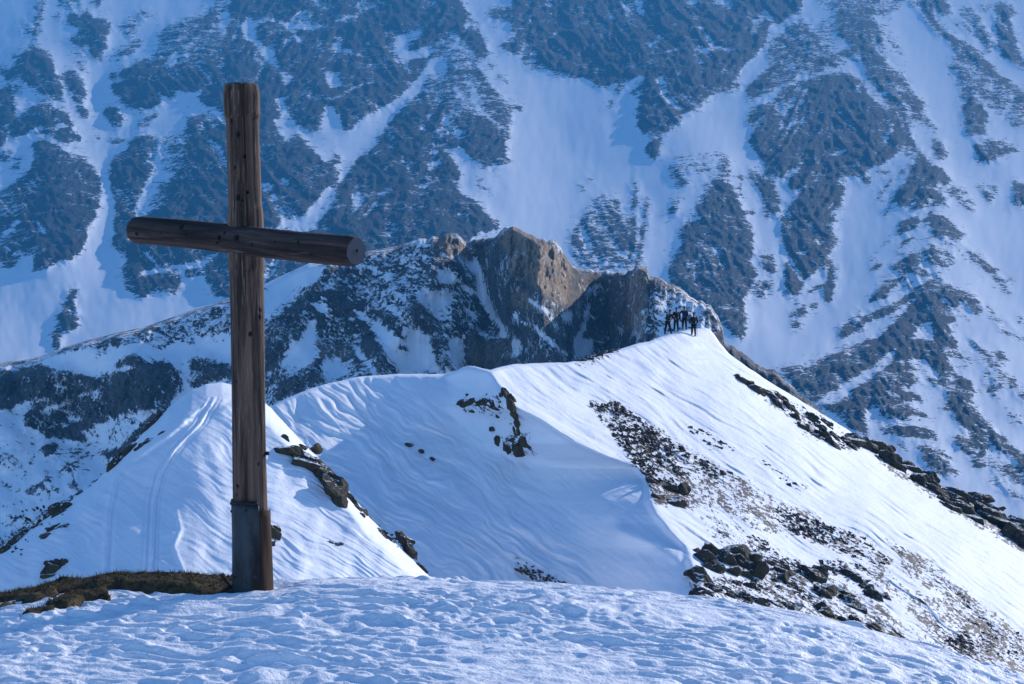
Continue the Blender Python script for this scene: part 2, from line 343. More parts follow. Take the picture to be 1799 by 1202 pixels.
# ------------------------------------------------------------------ far mountain
FAR_TRACE = """
T 0 0
P1 220,310 290,340 370,420 380,510 430,580 450,690 430,720 370,690 310,660 250,620 190,600 190,560 110,560 50,580 30,540 80,470 130,410 180,350
P.6 240,0 320,0 300,100 280,250 230,300 210,300 240,180 235,70
P.45 90,230 120,170 180,150 220,200 200,250 150,210
P.5 60,400 130,350 150,380 90,420
P.6 0,460 60,450 60,500 0,540
P1 0,640 60,600 150,600 170,640 130,740 100,720 0,720
P1 0,760 60,720 110,750 115,820 60,860 0,880
P1 80,850 200,780 230,740 300,720 350,720 390,770 470,790 500,850 530,900 470,890 440,850 420,870 380,890 320,880 240,900 150,960 80,980 60,900
L0 20 400,840 440,920 500,1010
P.9 250,930 340,900 400,920 440,900 480,910 580,960 560,1000 500,980 480,1020 430,1000 360,960
P1 230,1010 300,970 350,1010 420,1030 470,1080 500,1100 560,1090 610,1130 670,1199 690,1240 200,1240 230,1150 240,1100
P1 0,880 40,900 50,960 10,1030 0,1030
P.5 0,1060 100,1040 60,1130 0,1170
P.5 100,1110 160,1090 140,1199 80,1199
P1 440,510 520,490 560,540 600,620 610,680 540,690 490,630 450,560
P1 500,680 560,670 590,720 540,720
P1 520,740 570,730 630,800 620,830 570,820
P1 530,440 560,430 610,480 570,490
P.7 370,130 400,80 430,100 420,150
P.95 470,100 530,90 560,130 590,80 630,70 650,140 720,130 780,180 770,230 740,260 750,330 710,380 720,440 680,430 620,410 640,370 620,330 550,330 490,290 490,250 540,250 560,200 520,190 470,160
P.55 400,0 560,0 570,40 520,60 420,40
P1 660,0 710,0 720,40 680,50
P.5 510,350 620,360 610,400 520,390
P.8 800,440 830,370 900,330 920,290 1000,280 990,330 930,370 870,400 820,440
P.5 830,180 880,130 960,110 970,50 1010,50 1030,90 1090,90 1090,130 980,140 960,230 930,280 850,230
P1 760,540 780,510 820,510 830,560 790,570
P1 840,500 900,480 950,440 1050,420 1180,420 1200,480 1240,440 1330,430 1400,450 1500,450 1560,500 1560,560 1450,600 1340,650 1260,640 1200,690 1130,680 1150,720 1050,760 950,770 840,730 850,680 790,650 780,590 850,580
P.58 1060,400 1110,340 1100,240 1170,180 1280,160 1290,120 1400,110 1480,60 1520,0 1600,0 1590,60 1530,160 1560,250 1560,400 1560,470 1400,440 1250,440 1150,410
P1 1630,0 1840,0 1840,130 1720,120 1690,190 1720,260 1799,320 1840,330 1840,1240 1260,1240 1300,1120 1330,1000 1290,900 1330,830 1460,790 1560,860 1570,800 1520,770 1440,740 1390,690 1440,620 1560,550 1570,430 1560,300 1600,200 1630,130 1600,60
L0 26 1500,760 1585,870 1590,930
P.5 1120,980 1200,950 1290,930 1330,1000 1300,1120 1260,1240 1080,1240 1130,1080
P1 740,770 790,740 850,770 860,850 850,900 790,890 760,850 720,810
P1 660,940 700,940 710,980 680,990
P.6 740,990 880,960 890,990 770,1020
P.85 950,890 1000,850 1100,790 1110,820 1000,900 960,910
P1 910,1010 960,950 1060,950 1110,990 1110,1060 1070,1199 1060,1240 760,1240 800,1100 900,1060
T 0 300
P.95 120,60 210,0 530,0 680,0 710,100 700,250 660,360 610,390 610,480 560,580 500,620 420,640 300,710 220,700 240,590 130,620 90,690 20,690 0,600 0,480 0,150
P.6 0,150 90,150 140,260 90,310 0,330
L0 30 0,490 60,430 130,350
L0 18 540,0 575,70
P1 780,0 1060,0 1040,80 1000,180 940,250 960,310 900,360 800,430 800,350 820,240 780,130
P1 790,450 890,370 920,500 880,580 830,580 790,520
P0 1060,0 1250,0 1200,120 1100,300 960,310 950,230 1000,150
P.5 1120,90 1250,0 1270,60 1160,230 1100,300 1020,300 1060,200
P1 1250,0 1840,0 1840,520 900,520 890,370 960,330 1100,300 1180,150
P1 900,480 1840,480 1840,650 1560,640 1440,640 1270,680 1200,690 1020,720 880,760 850,690 890,640
P.9 860,800 890,760 960,750 1040,730 1260,690 1270,800 1240,850 1050,850 1030,890 940,860 900,850
P1 1290,700 1440,680 1400,740 1300,750
P1 1440,680 1500,640 1840,650 1840,890 1520,890 1490,840 1450,790
L0 22 960,740 1060,700 1200,680 1280,670 1430,640 1530,580
P.95 470,880 510,820 550,830 520,900 540,1020 560,1030 530,1110 440,1130 420,1240 370,1240 390,1060 450,960
P.95 360,1240 390,1080 430,1120 410,1260
T 450 0
P1 0,0 1430,0 1480,80 1560,170 1600,290 1640,390 1550,450 1620,560 1700,660 1799,750 1799,1240 0,1240
P.9 1600,90 1700,60 1840,40 1840,150 1620,130
P.9 1700,330 1840,230 1840,380
L1 22 1690,530 1770,585
L1 26 1640,450 1660,470
L.7 16 1680,200 1690,205
L0 30 0,160 80,130 200,170 270,190 400,190 520,170
L0 25 240,200 320,310
P0 0,270 60,320 120,350 150,430 190,510 280,520 210,600 180,540 130,470 60,400 0,340
L0 25 550,150 700,110 800,50 900,20
L0 20 700,40 770,10
P0 400,0 440,10 470,50 400,40
P0 570,350 620,340 700,350 680,390 570,370
L0 13 720,380 800,295
L0 20 410,310 440,320 470,370
L0 13 850,465 920,430
L0 13 660,550 690,520
P0 440,440 480,470 510,510 640,490 560,540 620,590 530,630 500,590 480,520
L0 19 360,670 460,700 540,700 640,640 740,590 830,570
L0 15 820,570 825,510
P0 110,690 200,680 290,660 200,700 220,790 300,890 420,940 460,880 470,740 540,740 570,790 600,860 620,930 700,890 760,820 900,750 1020,670 1120,560 1180,480 1200,430 1340,400 1350,500 1330,590 1200,520 1200,560 1110,690 1000,790 920,890 870,980 840,1030 780,1080 700,1120 650,1240 540,1240 560,1150 600,1110 560,1080 530,1150 480,1140 400,1060 290,940 210,1000 160,930 110,840 180,820 150,740
P0 950,240 1060,250 1100,210 1230,230 1250,190 1240,240 1150,260 1060,310 1080,370 1140,350 1200,320 1250,330 1210,400 1080,420 1070,480 1010,420 980,350
P1 1060,310 1240,270 1140,350 1080,350
P.45 1280,230 1420,230 1540,380 1620,420 1560,450 1500,500 1380,510 1360,430 1250,420 1230,350 1290,300
L0 25 1390,230 1430,330 1530,380
P.6 1180,560 1400,520 1600,560 1700,650 1799,780 1799,900 1700,840 1560,830 1430,830 1310,830 1300,740 1200,740
L0 25 1400,620 1480,740 1570,770 1660,850 1750,910
L0 40 1520,630 1560,750
L0 20 1310,820 1370,890 1410,910 1440,1000
L0 14 1180,620 1220,710
P0 1310,1060 1440,1030 1500,1100 1600,1170 1840,1150 1840,1240 1460,1240 1390,1130
P0 1840,800 1770,930 1790,970 1740,1010 1760,1100 1799,1160 1840,1160
L0 40 1160,890 1180,910
L0 28 930,950 960,970
L0 28 930,1020 965,1055
L0 20 1120,1110 1270,1060
L0 26 1210,1170 1280,1155
L0 20 820,1080 920,1090
L0 25 1020,1100 1080,1190
L0 18 0,400 30,440
L1 22 550,1100 590,1150
T 450 300
P1 0,0 1450,0 1430,80 1500,170 1600,280 1660,350 1700,400 1600,430 1490,500 1400,700 0,1000
P0 1440,0 1840,0 1840,360 1760,420 1700,420 1690,300 1610,300 1540,200 1450,180 1400,100 1310,70 1420,80
P.6 1550,50 1590,60 1580,140 1560,140
P.5 1590,120 1660,100 1650,180 1600,170
P0 590,0 660,0 580,110 550,200 530,250 460,330 400,430 130,420 180,330 280,360 330,320 380,260 450,190 480,130 560,90
L0 22 740,140 780,155
L0 25 810,150 870,165 950,120
L0 20 680,190 720,200
L0 18 570,260 600,260
L0 14 740,400 780,360
L0 18 900,360 960,370
L0 16 890,440 960,450
L0 25 1120,130 1180,110 1270,65
L0 14 1110,320 1130,350
P0 1490,500 1600,410 1590,460
L0 22 60,100 110,80
L0 24 180,65 210,65
L0 22 120,740 190,630
P.8 1690,330 1700,300 1710,420 1680,400
T 900 0
P1 0,0 1799,0 1799,300 1700,400 1600,520 1600,640 1440,650 1350,700 1350,740 1270,770 1200,800 1190,860 1110,910 1050,950 1030,960 920,950 890,900 870,820 900,700 830,660 850,630 920,590 930,510 800,580 720,580 660,620 580,590 500,540 340,530 200,470 150,490 60,430 70,390 0,380
P0 0,240 70,180 80,190 0,270
L0 16 80,380 200,300 320,230
L0 14 230,50 270,20
L0 14 460,120 580,30
L0 10 620,120 690,95
P0 860,0 930,10 910,60 950,80 920,130 880,100
P0 920,290 1000,290 1040,240 1030,310 1000,380 940,390 1000,340 930,310
L0 12 970,470 1030,390
L0 25 1060,360 1150,360
L0 20 1140,190 1160,110
P0 1200,0 1300,0 1280,50 1220,20
P0 1400,0 1500,0 1580,40 1480,40 1430,20
L0 28 1290,340 1370,350 1440,330 1510,340
L0 18 1370,350 1375,390
L0 11 1510,300 1600,280
L0 14 1370,520 1480,495
L0 20 1540,485 1560,480
P0 1799,240 1760,330 1660,430 1600,480 1640,560 1660,620 1840,400 1840,240
L0 16 1030,650 1100,720 1210,770
L0 18 1190,640 1220,680 1270,740
L0 12 1180,710 1220,680
L0 9 610,495 700,450
L0 20 820,465 850,480
L0 18 1010,540 1080,545
L0 14 370,285 400,280
P0 780,590 930,510 920,580 830,640 770,650
P1 740,590 790,600 760,650 720,640
P1 670,720 710,700 710,750 680,760
P.9 0,750 60,740 80,790 40,780
P1 920,1050 960,1000 1050,970 1050,1000 1010,1040 1050,1090 1000,1120 960,1100
L0 9 930,905 1000,905
P.9 1650,600 1700,560 1840,480 1840,640 1740,660 1680,720 1650,680
P.85 1660,800 1700,740 1840,720 1840,760 1740,830 1690,890 1650,880
P1 1660,1000 1700,910 1799,800 1840,790 1840,1180 1750,1120 1690,1050
P.3 1100,1100 1300,1080 1500,1080 1540,1240 1100,1240
P.85 1460,1110 1520,1100 1530,1240 1480,1240
T 1350 0
P.95 0,0 240,0 230,80 160,110 70,170 0,180
P.65 0,300 150,180 250,130 300,170 350,280 420,390 480,380 530,350 600,340 650,380 560,450 440,480 320,520 200,560 100,590 0,640
P.35 300,150 480,100 520,200 430,260 500,330 430,390 350,290
P.75 480,60 720,60 800,250 850,470 960,540 1060,700 1100,720 1080,800 1170,870 1190,940 1100,880 990,840 880,800 700,560 640,380 560,300 470,250
P1 -20,740 100,620 250,570 400,530 540,510 640,540 680,600 700,680 800,760 880,800 980,850 1000,960 1060,1050 1180,1160 1230,1199 1240,1240 1000,1240 1040,1080 960,1030 860,1110 720,1180 640,1240 -20,1240
L0 22 0,760 30,690 100,620 210,550 300,540 400,520 480,500 560,490 640,480 690,550 620,620 650,660
L0 24 278,950 284,952
L0 22 420,1080 460,1090 550,1050
L0 30 840,840 870,900 800,1020
L0 14 830,830 690,950
L0 24 950,720 1000,780 970,830 1100,900 1230,990
L0 26 1010,920 1060,1030 1160,1150
L0 14 920,600 1000,690
P0 720,1190 870,1110 960,1030 1050,1080 1000,1240 640,1240
L1 24 970,1085 1005,1090
P1 1150,980 1220,1000 1270,1100 1210,1130 1150,1050
P.5 340,0 960,0 930,60 880,90 820,130 760,120 600,60 420,70
P.85 980,0 1250,0 1300,90 1240,110 1150,120 1090,60 1000,30
P.5 1270,280 1400,340 1640,560 1840,720 1840,900 1700,900 1600,800 1500,700 1380,600 1280,560 1260,480 1300,380
L.9 50 1100,80 1180,190 1270,260 1400,340 1520,440 1640,560 1840,720
P1 1360,600 1420,640 1480,710 1540,790 1540,950 1460,960 1390,940 1370,800
P.85 1430,1000 1540,980 1680,1010 1770,1050 1650,1090 1560,1150 1480,1130
P.6 1340,50 1440,50 1500,150 1600,330 1550,380 1480,280 1370,200
P.95 1590,20 1720,40 1740,110 1680,130 1720,220 1770,380 1820,500 1720,430 1640,400 1600,230 1600,120
P.55 1480,20 1560,30 1540,100 1490,80
L.4 50 800,200 930,390
P1 1290,140 1340,150 1320,200
T 1350 300
P1 -20,0 640,0 470,60 490,90 530,120 520,230 470,320 440,430 500,480 450,550 400,630 460,640 470,800 440,930 400,920 390,840 410,800 300,860 270,890 280,840 400,790 430,680 340,700 260,770 220,860 170,900 100,880 130,600 100,480 90,300 200,200 240,140 150,130 130,70 40,40 -20,10
P0 200,590 250,560 290,610 220,610
L0 18 150,150 230,130 300,90 370,50
P1 -30,40 0,60 60,150 90,230 80,290 -30,340
P.8 -30,620 40,660 40,740 -30,700
P.95 120,1020 190,970 260,940 270,1000 210,1030
L1 60 185,1080 195,1082
L1 34 305,965 335,945
P.9 650,50 720,30 720,100 680,100
P.8 740,0 860,0 820,40
L.85 25 950,0 850,80 760,200
P1 1000,-20 1220,-20 1290,80 1250,110 1180,80 1170,130 1230,180 1260,260 1180,240 1120,260 1080,280 1000,270 920,250 900,200 940,130 980,60
L.9 30 930,130 820,300
P1 900,440 920,370 1070,310 1060,380 930,450
L1 28 1140,300 1090,360
P.95 1150,300 1230,320 1320,390 1390,480 1330,490 1240,450 1160,480 1080,500 1160,430 1130,380
L1 20 1020,460 890,570
L.8 16 860,480 740,590
P.9 710,710 750,660 800,660 760,700
L.8 20 720,640 760,620
P.5 1290,80 1400,150 1470,290 1430,300 1350,240 1260,180
P.7 1460,100 1590,95 1620,160 1550,230 1510,160
P1 1700,80 1840,100 1840,260 1700,240 1740,150
P.9 890,650 1000,580 1080,590 1170,510 1250,540 1320,640 1250,690 1180,670 1090,650 1020,700 960,720 850,700
L.85 25 1180,480 1320,540 1400,640
P.75 1370,550 1440,570 1540,650 1640,760 1720,900 1650,830 1540,720 1440,640
P.5 1660,740 1720,740 1720,820 1670,780
L.85 30 830,780 730,890
L.9 40 1060,690 870,800 720,920
L.85 26 1040,770 880,860 760,900
L.95 45 1200,760 1050,840 900,950
L.95 55 900,950 700,1040 520,1150
L.85 32 640,1000 500,1140
P1 1100,830 1200,790 1290,810 1310,850 1400,850 1500,940 1500,1000 1440,1000 1400,930 1340,940 1300,1000 1320,1060 1250,1080 1350,1240 1180,1240 1140,1050 1060,1100 960,1240 700,1240 900,1050 1020,930
P.95 960,690 1080,680 1200,740 1240,770 1120,760
L.7 30 1540,950 1620,1050 1680,1140 1770,1180
L.8 16 1330,980 1420,1060
L.9 26 1775,1030 1785,1035
L0 16 1240,770 1100,840 1000,930 880,1010
L0 20 1090,640 960,730
T 1350 600
P.92 60,200 250,150 340,130 480,80 600,30 720,-20 900,-20 860,60 760,150 600,260 420,360 330,430 220,390 160,290
L0 18 150,270 340,180
L0 16 90,235 330,150
L0 14 540,190 590,230
L0 14 500,110 720,20
P.93 320,440 500,430 520,400 650,300 790,200 880,140 900,60 960,-20 1130,-20 1240,70 1280,170 1280,230 1230,250 1270,330 1120,290 1090,220 1040,210 960,180 930,110 920,150 1050,250 1080,290 980,330 1110,430 1000,420 960,440 1140,540 1000,520 960,560 800,530 760,470 700,480 640,560 560,500 400,480
P0 940,120 1100,130 1180,220 1200,260 1100,250
L0 13 820,210 1000,340
L0 13 900,150 1040,250
P.8 460,500 600,460 700,600 720,640 680,670 560,600
P.75 760,620 820,590 1080,590 1170,640 1210,690 1100,680 880,670
P.6 880,700 990,720 970,770
P.75 1060,730 1180,740 1300,830 1240,880 1360,960 1180,930 1080,820
P.93 1210,470 1280,400 1240,370 1280,310 1320,270 1420,300 1480,390 1400,400 1480,510 1600,640 1700,720 1840,850 1840,930 1700,800 1620,770 1540,760 1420,740 1380,780 1300,720 1320,650 1400,700 1430,660 1330,560 1300,480
P.5 1380,790 1520,760 1680,850 1840,900 1840,1040 1680,960 1560,880 1440,880
L.6 40 1540,960 1780,1100
P.5 1500,210 1600,200 1650,300 1620,400 1560,390 1510,290
L.5 60 1420,0 1600,180 1840,420
P.85 1580,70 1640,80 1690,140 1620,140
L.55 30 1680,490 1840,640
L.9 22 1270,210 1420,290
L.5 50 1260,60 1400,130
T 900 300
P.5 1090,720 1110,640 1190,500 1170,420 1260,290 1330,170 1400,50 1540,60 1400,400 1200,800
P.95 1400,90 1440,60 1530,90 1560,150 1610,250 1640,330 1690,430 1690,550 1680,640 1720,740 1680,820 1620,900 1640,1010 1640,1160 1560,1160 1490,1090 1440,1030 1250,900 1180,840 1090,760 1120,650 1210,560 1180,480 1215,400 1280,330 1330,230 1380,150
P.92 1640,-20 1740,30 1799,60 1840,80 1840,250 1780,220 1740,140 1680,60
L.9 25 1600,20 1605,160
P.56 420,440 480,340 560,250 600,170 680,180 740,180 780,260 850,320 850,560 800,690 640,700 480,680 420,600
P.8 420,430 480,350 560,260 520,420 500,560 440,540
P.75 690,380 780,400 820,520 740,560 660,470
L.95 34 860,90 860,200
L.95 28 870,200 840,280
L.95 30 855,320 860,420 840,560 800,690
L.95 36 945,200 930,330 900,560 880,650
P.95 1130,200 1180,210 1140,310 1070,320 1110,260
P.6 1090,30 1150,0 1180,20 1250,90 1200,130 1160,90
L.9 22 540,60 555,72
L.9 24 488,112 500,120
P.85 1740,600 1799,590 1840,600 1840,700 1750,690
P.7 1690,780 1840,750 1840,860 1720,910
L.9 28 1660,280 1690,300
L0 16 1290,520 1390,460
P.4 1400,520 1450,560 1420,600 1390,560
L0 16 1420,980 1500,980 1545,940
"""
MID_TRACE = """
T 0 600
P.12 -20,140 1640,-60 1640,400 -20,1400
P0 280,100 480,80 620,60 1640,0 1640,120 1500,160 1400,90 1300,130 1170,130 1040,150 960,90 880,100 800,180 660,210 560,240 480,210 280,160
L.9 22 0,160 270,130
L.7 30 480,50 700,30 900,0
L.8 20 700,90 740,90
L.6 30 1120,40 1220,10
P.97 0,210 280,170 480,210 640,240 800,180 890,90 970,90 1040,150 1170,130 1260,220 1290,330 1200,420 1080,480 960,500 850,510 740,570 640,600 560,620 600,690 540,700 440,680 340,680 250,610 160,600 170,510 240,470 350,380 130,430 70,480 0,480
L0 28 670,240 800,200 950,180
L0 25 280,500 490,420
P0 480,510 600,550 540,570 490,560
P0 420,560 480,590 440,620
P0 730,510 790,520 740,530
L0 18 540,380 690,355
L0 16 380,300 440,320
L0 20 510,295 550,290
P.9 260,760 310,730 420,710 370,790 300,800
P.9 0,800 110,780 100,810 0,860
P.9 310,950 370,950 360,990 310,980
L.9 25 190,1060 300,1000
P.9 480,1000 540,970 550,1040 480,1040
L.9 20 440,900 580,820
P.8 490,780 560,740 560,800
P.8 590,790 650,780 600,820
P.8 880,560 960,560 940,600
L.9 60 760,790 860,770 960,650 1080,540 1170,480
P.8 480,890 550,870 500,920
P.8 190,850 270,800 220,850
P.8 390,1050 430,1030 410,1070
P.93 1330,200 1350,100 1480,130 1600,160 1640,180 1640,260 1500,270 1420,300 1340,330
L.9 60 1240,250 1250,330
T 450 300
P.55 0,1300 0,820 370,650 800,560 1000,530 1300,460 1500,500 1840,400 1840,1300
P0 50,800 370,650 460,670 480,720 400,800 300,850 150,950 50,1040
P.9 60,1100 200,1000 330,830 430,780 480,870 400,920 430,1000 520,1050 440,1100 420,1240 100,1240
P.3 50,1040 150,950 300,850 250,960 120,1040
P0 390,930 470,920 530,1030 440,980
P0 280,1240 380,1050 430,1050 400,1240
P.93 480,880 600,760 700,880 760,930 720,990 600,1040 520,1000
P0 690,990 760,1000 870,1090 1000,1199 1020,1240 860,1240 800,1090
P0 750,880 880,920 960,950 1100,1090 1240,1199 1260,1240 1120,1240 1010,1100 930,960
P0 1120,840 1370,850 1380,930 1280,980 1340,1130 1300,1080 1200,980
P.93 1080,930 1180,940 1300,1080 1330,1150 1200,1130 1100,1020
P.9 850,1010 980,1020 1100,1110 1000,1090 900,1080
P.9 690,1060 740,1040 860,1170 780,1160
P0 1280,700 1340,700 1400,780 1280,790
L0 26 1330,700 1510,850
P.97 1500,500 1690,460 1840,430 1840,1200 1760,1080 1700,1000 1650,880 1600,700 1550,580
P0 1490,520 1550,620 1600,760 1640,900 1690,1020 1760,1120 1840,1240 1760,1240 1660,1060 1560,880 1540,750 1490,690
P.97 1220,490 1380,450 1500,530 1530,650 1400,600 1260,560
L0 25 810,690 950,760
L0 22 1120,500 1200,515
P.9 1350,640 1440,650 1530,740 1540,860 1450,760
P.85 1400,900 1560,900 1700,1100 1760,1240 1380,1240 1380,1020
L0 40 1470,980 1540,1030
L0 26 1330,1010 1380,1060
L0 26 1580,1150 1620,1170
P.8 560,700 640,690 700,760 620,760
T 900 300
P1 -20,400 100,430 380,600 420,700 800,720 960,680 1180,830 1440,1020 1600,1300 -20,1300
P.74 830,720 960,690 1180,830 1440,1020 1600,1300 820,1300
P.50 1000,850 1180,850 1330,900 1440,1030 1480,1130 1000,1240
P.30 1030,930 1340,930 1400,1130 1020,1180
P.85 480,740 830,740 830,1250 520,1250
L0 28 120,910 250,1000
L0 24 40,1050 160,1100 260,1199
L0 18 250,1000 340,1150
P0 340,1020 400,960 430,1010 400,1100
P0 530,920 550,930 540,1020 470,1240 420,1240 480,1080
P.5 700,950 740,920 730,980
P0 740,1030 780,1140 760,1160
L0 18 520,880 700,830
L0 18 530,850 620,800
L.2 20 860,1020 870,1199
L.2 14 930,1060 940,1199
L.2 12 980,1060 950,1120
P.3 470,690 640,700 720,715 720,730 470,715
L.4 30 170,690 200,720
P.4 0,990 40,980 60,1060 0,1080
T 450 600
P.5 0,0 1840,0 1840,260 0,460
P.93 60,-20 290,-20 190,60 170,160 110,230 60,100
P0 290,0 410,0 450,110 300,190 170,180 200,80
P.93 150,360 200,270 330,200 430,130 470,280 330,340 110,430
P.8 410,0 660,0 700,90 600,120 450,110
P0 470,130 600,130 660,230 480,280
L0 50 720,80 860,240
L.9 26 680,90 800,230
P.85 720,-20 830,0 900,70 1000,220 860,220 780,100
P0 850,-20 1200,-20 1280,210 1010,220 960,150
P.85 960,0 1110,70 1000,60
P.9 1220,-20 1370,-20 1330,80 1370,150 1310,210 1250,140
P.97 1450,-20 1840,-20 1840,190 1650,190 1480,140
P0 1370,-20 1450,-20 1470,110 1380,150
T 900 600
P.9 0,-20 500,-20 480,160 0,160
P0 0,-20 60,-20 50,100 0,120
L0 24 260,0 380,100
P0 430,-20 570,-20 560,90 430,130
P.9 570,-20 1000,-20 570,110
P1 1400,-20 1500,20 1800,200 1900,340 1400,100
T 1350 600
P.95 -40,160 60,200 150,300 330,440 400,520 -40,400
"""
BROWN_TRACE = """
T 450 300
P.8 1220,490 1380,440 1500,530 1530,650 1400,600 1260,560
P.9 1690,420 1840,380 1840,600 1720,540
T 900 300
P1 -20,380 100,430 380,600 420,720 400,950 300,920 150,800 -20,720
P.9 820,720 870,660 960,680 950,900 920,1199 830,1100 820,900
P.5 1000,780 1180,830 1250,890 1440,1020 1490,1140 1300,1120 1180,950 1040,900
P.6 0,800 120,860 250,1000 0,950
T 450 600
P.35 1450,-20 1840,-20 1840,190 1650,190 1480,140
P.35 410,0 660,0 700,90 600,120 450,110
T 900 300
P.25 420,730 820,730 830,1100 620,1199 450,1199
"""

def interp(P, u):
    return np.interp(u, [p[0] for p in P], [p[1] for p in P])

def build_far():
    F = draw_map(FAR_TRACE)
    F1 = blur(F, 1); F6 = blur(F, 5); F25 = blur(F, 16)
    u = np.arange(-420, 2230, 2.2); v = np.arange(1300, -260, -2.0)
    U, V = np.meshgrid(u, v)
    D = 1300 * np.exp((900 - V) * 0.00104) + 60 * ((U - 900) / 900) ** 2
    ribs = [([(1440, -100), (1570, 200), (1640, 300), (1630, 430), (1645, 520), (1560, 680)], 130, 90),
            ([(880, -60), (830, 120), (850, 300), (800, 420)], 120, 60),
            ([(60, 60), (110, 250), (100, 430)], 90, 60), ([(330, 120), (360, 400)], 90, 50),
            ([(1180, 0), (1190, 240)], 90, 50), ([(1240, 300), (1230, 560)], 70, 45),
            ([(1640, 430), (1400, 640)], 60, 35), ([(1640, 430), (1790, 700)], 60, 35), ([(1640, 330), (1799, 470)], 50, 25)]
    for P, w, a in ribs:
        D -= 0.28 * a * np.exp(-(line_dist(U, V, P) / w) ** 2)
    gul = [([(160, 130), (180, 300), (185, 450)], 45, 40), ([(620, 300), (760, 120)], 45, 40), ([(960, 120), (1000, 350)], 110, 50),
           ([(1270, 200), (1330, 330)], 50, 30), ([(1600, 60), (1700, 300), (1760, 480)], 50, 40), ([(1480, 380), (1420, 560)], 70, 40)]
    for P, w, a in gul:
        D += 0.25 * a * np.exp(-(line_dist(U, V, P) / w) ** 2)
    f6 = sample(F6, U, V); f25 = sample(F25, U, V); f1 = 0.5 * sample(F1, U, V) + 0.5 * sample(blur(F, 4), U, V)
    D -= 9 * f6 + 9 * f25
    D += 16 * fbm(U / 260, V / 260, 3, 3)
    R2 = ridged(U / 34 + V / 52 + 0.5 * fbm(U / 60, V / 60, 2, 22), V / 120 - U / 160, 3, 9)
    R3 = ridged(U / 26 - V / 34 + 0.5 * fbm(U / 50, V / 50, 2, 23), V / 90 + U / 140, 3, 10)
    side = sstep(-0.15, 0.15, fbm(U / 170, V / 200, 2, 24))
    RR = R2 * side + R3 * (1 - side)
    D -= f6 * (22 * (RR - 0.5) + 7 * fbm(U / 9, V / 9, 3, 21))
    f1 = f1 - 0.62 * sstep(0.50, 0.26, RR) * np.clip(f6, 0, 1) + 0.10 * sstep(0.6, 0.8, RR) * f25
    D += 2.2 * fbm(U / 30, V / 60, 3, 33)
    X, Y, Z = world_pt(U, V, D)
    # back side of the massif
    Xb = np.concatenate([X] + [X[-1:] * (1 + 0.0 * k) for k in (1, 2, 3)], 0)
    Yb = np.concatenate([Y] + [Y[-1:] + q for q in (250, 600, 1200)], 0)
    Zb = np.concatenate([Z] + [Z[-1:] - q for q in (60, 420, 1000)], 0)
    fb = np.concatenate([f1] + [f1[-1:]] * 3, 0)
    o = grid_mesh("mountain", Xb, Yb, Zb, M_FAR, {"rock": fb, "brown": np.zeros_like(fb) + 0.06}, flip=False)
    tag(o, "huge shaded mountain face of blue rock and snow gullies filling the background", "mountain", kind="structure")
build_far()

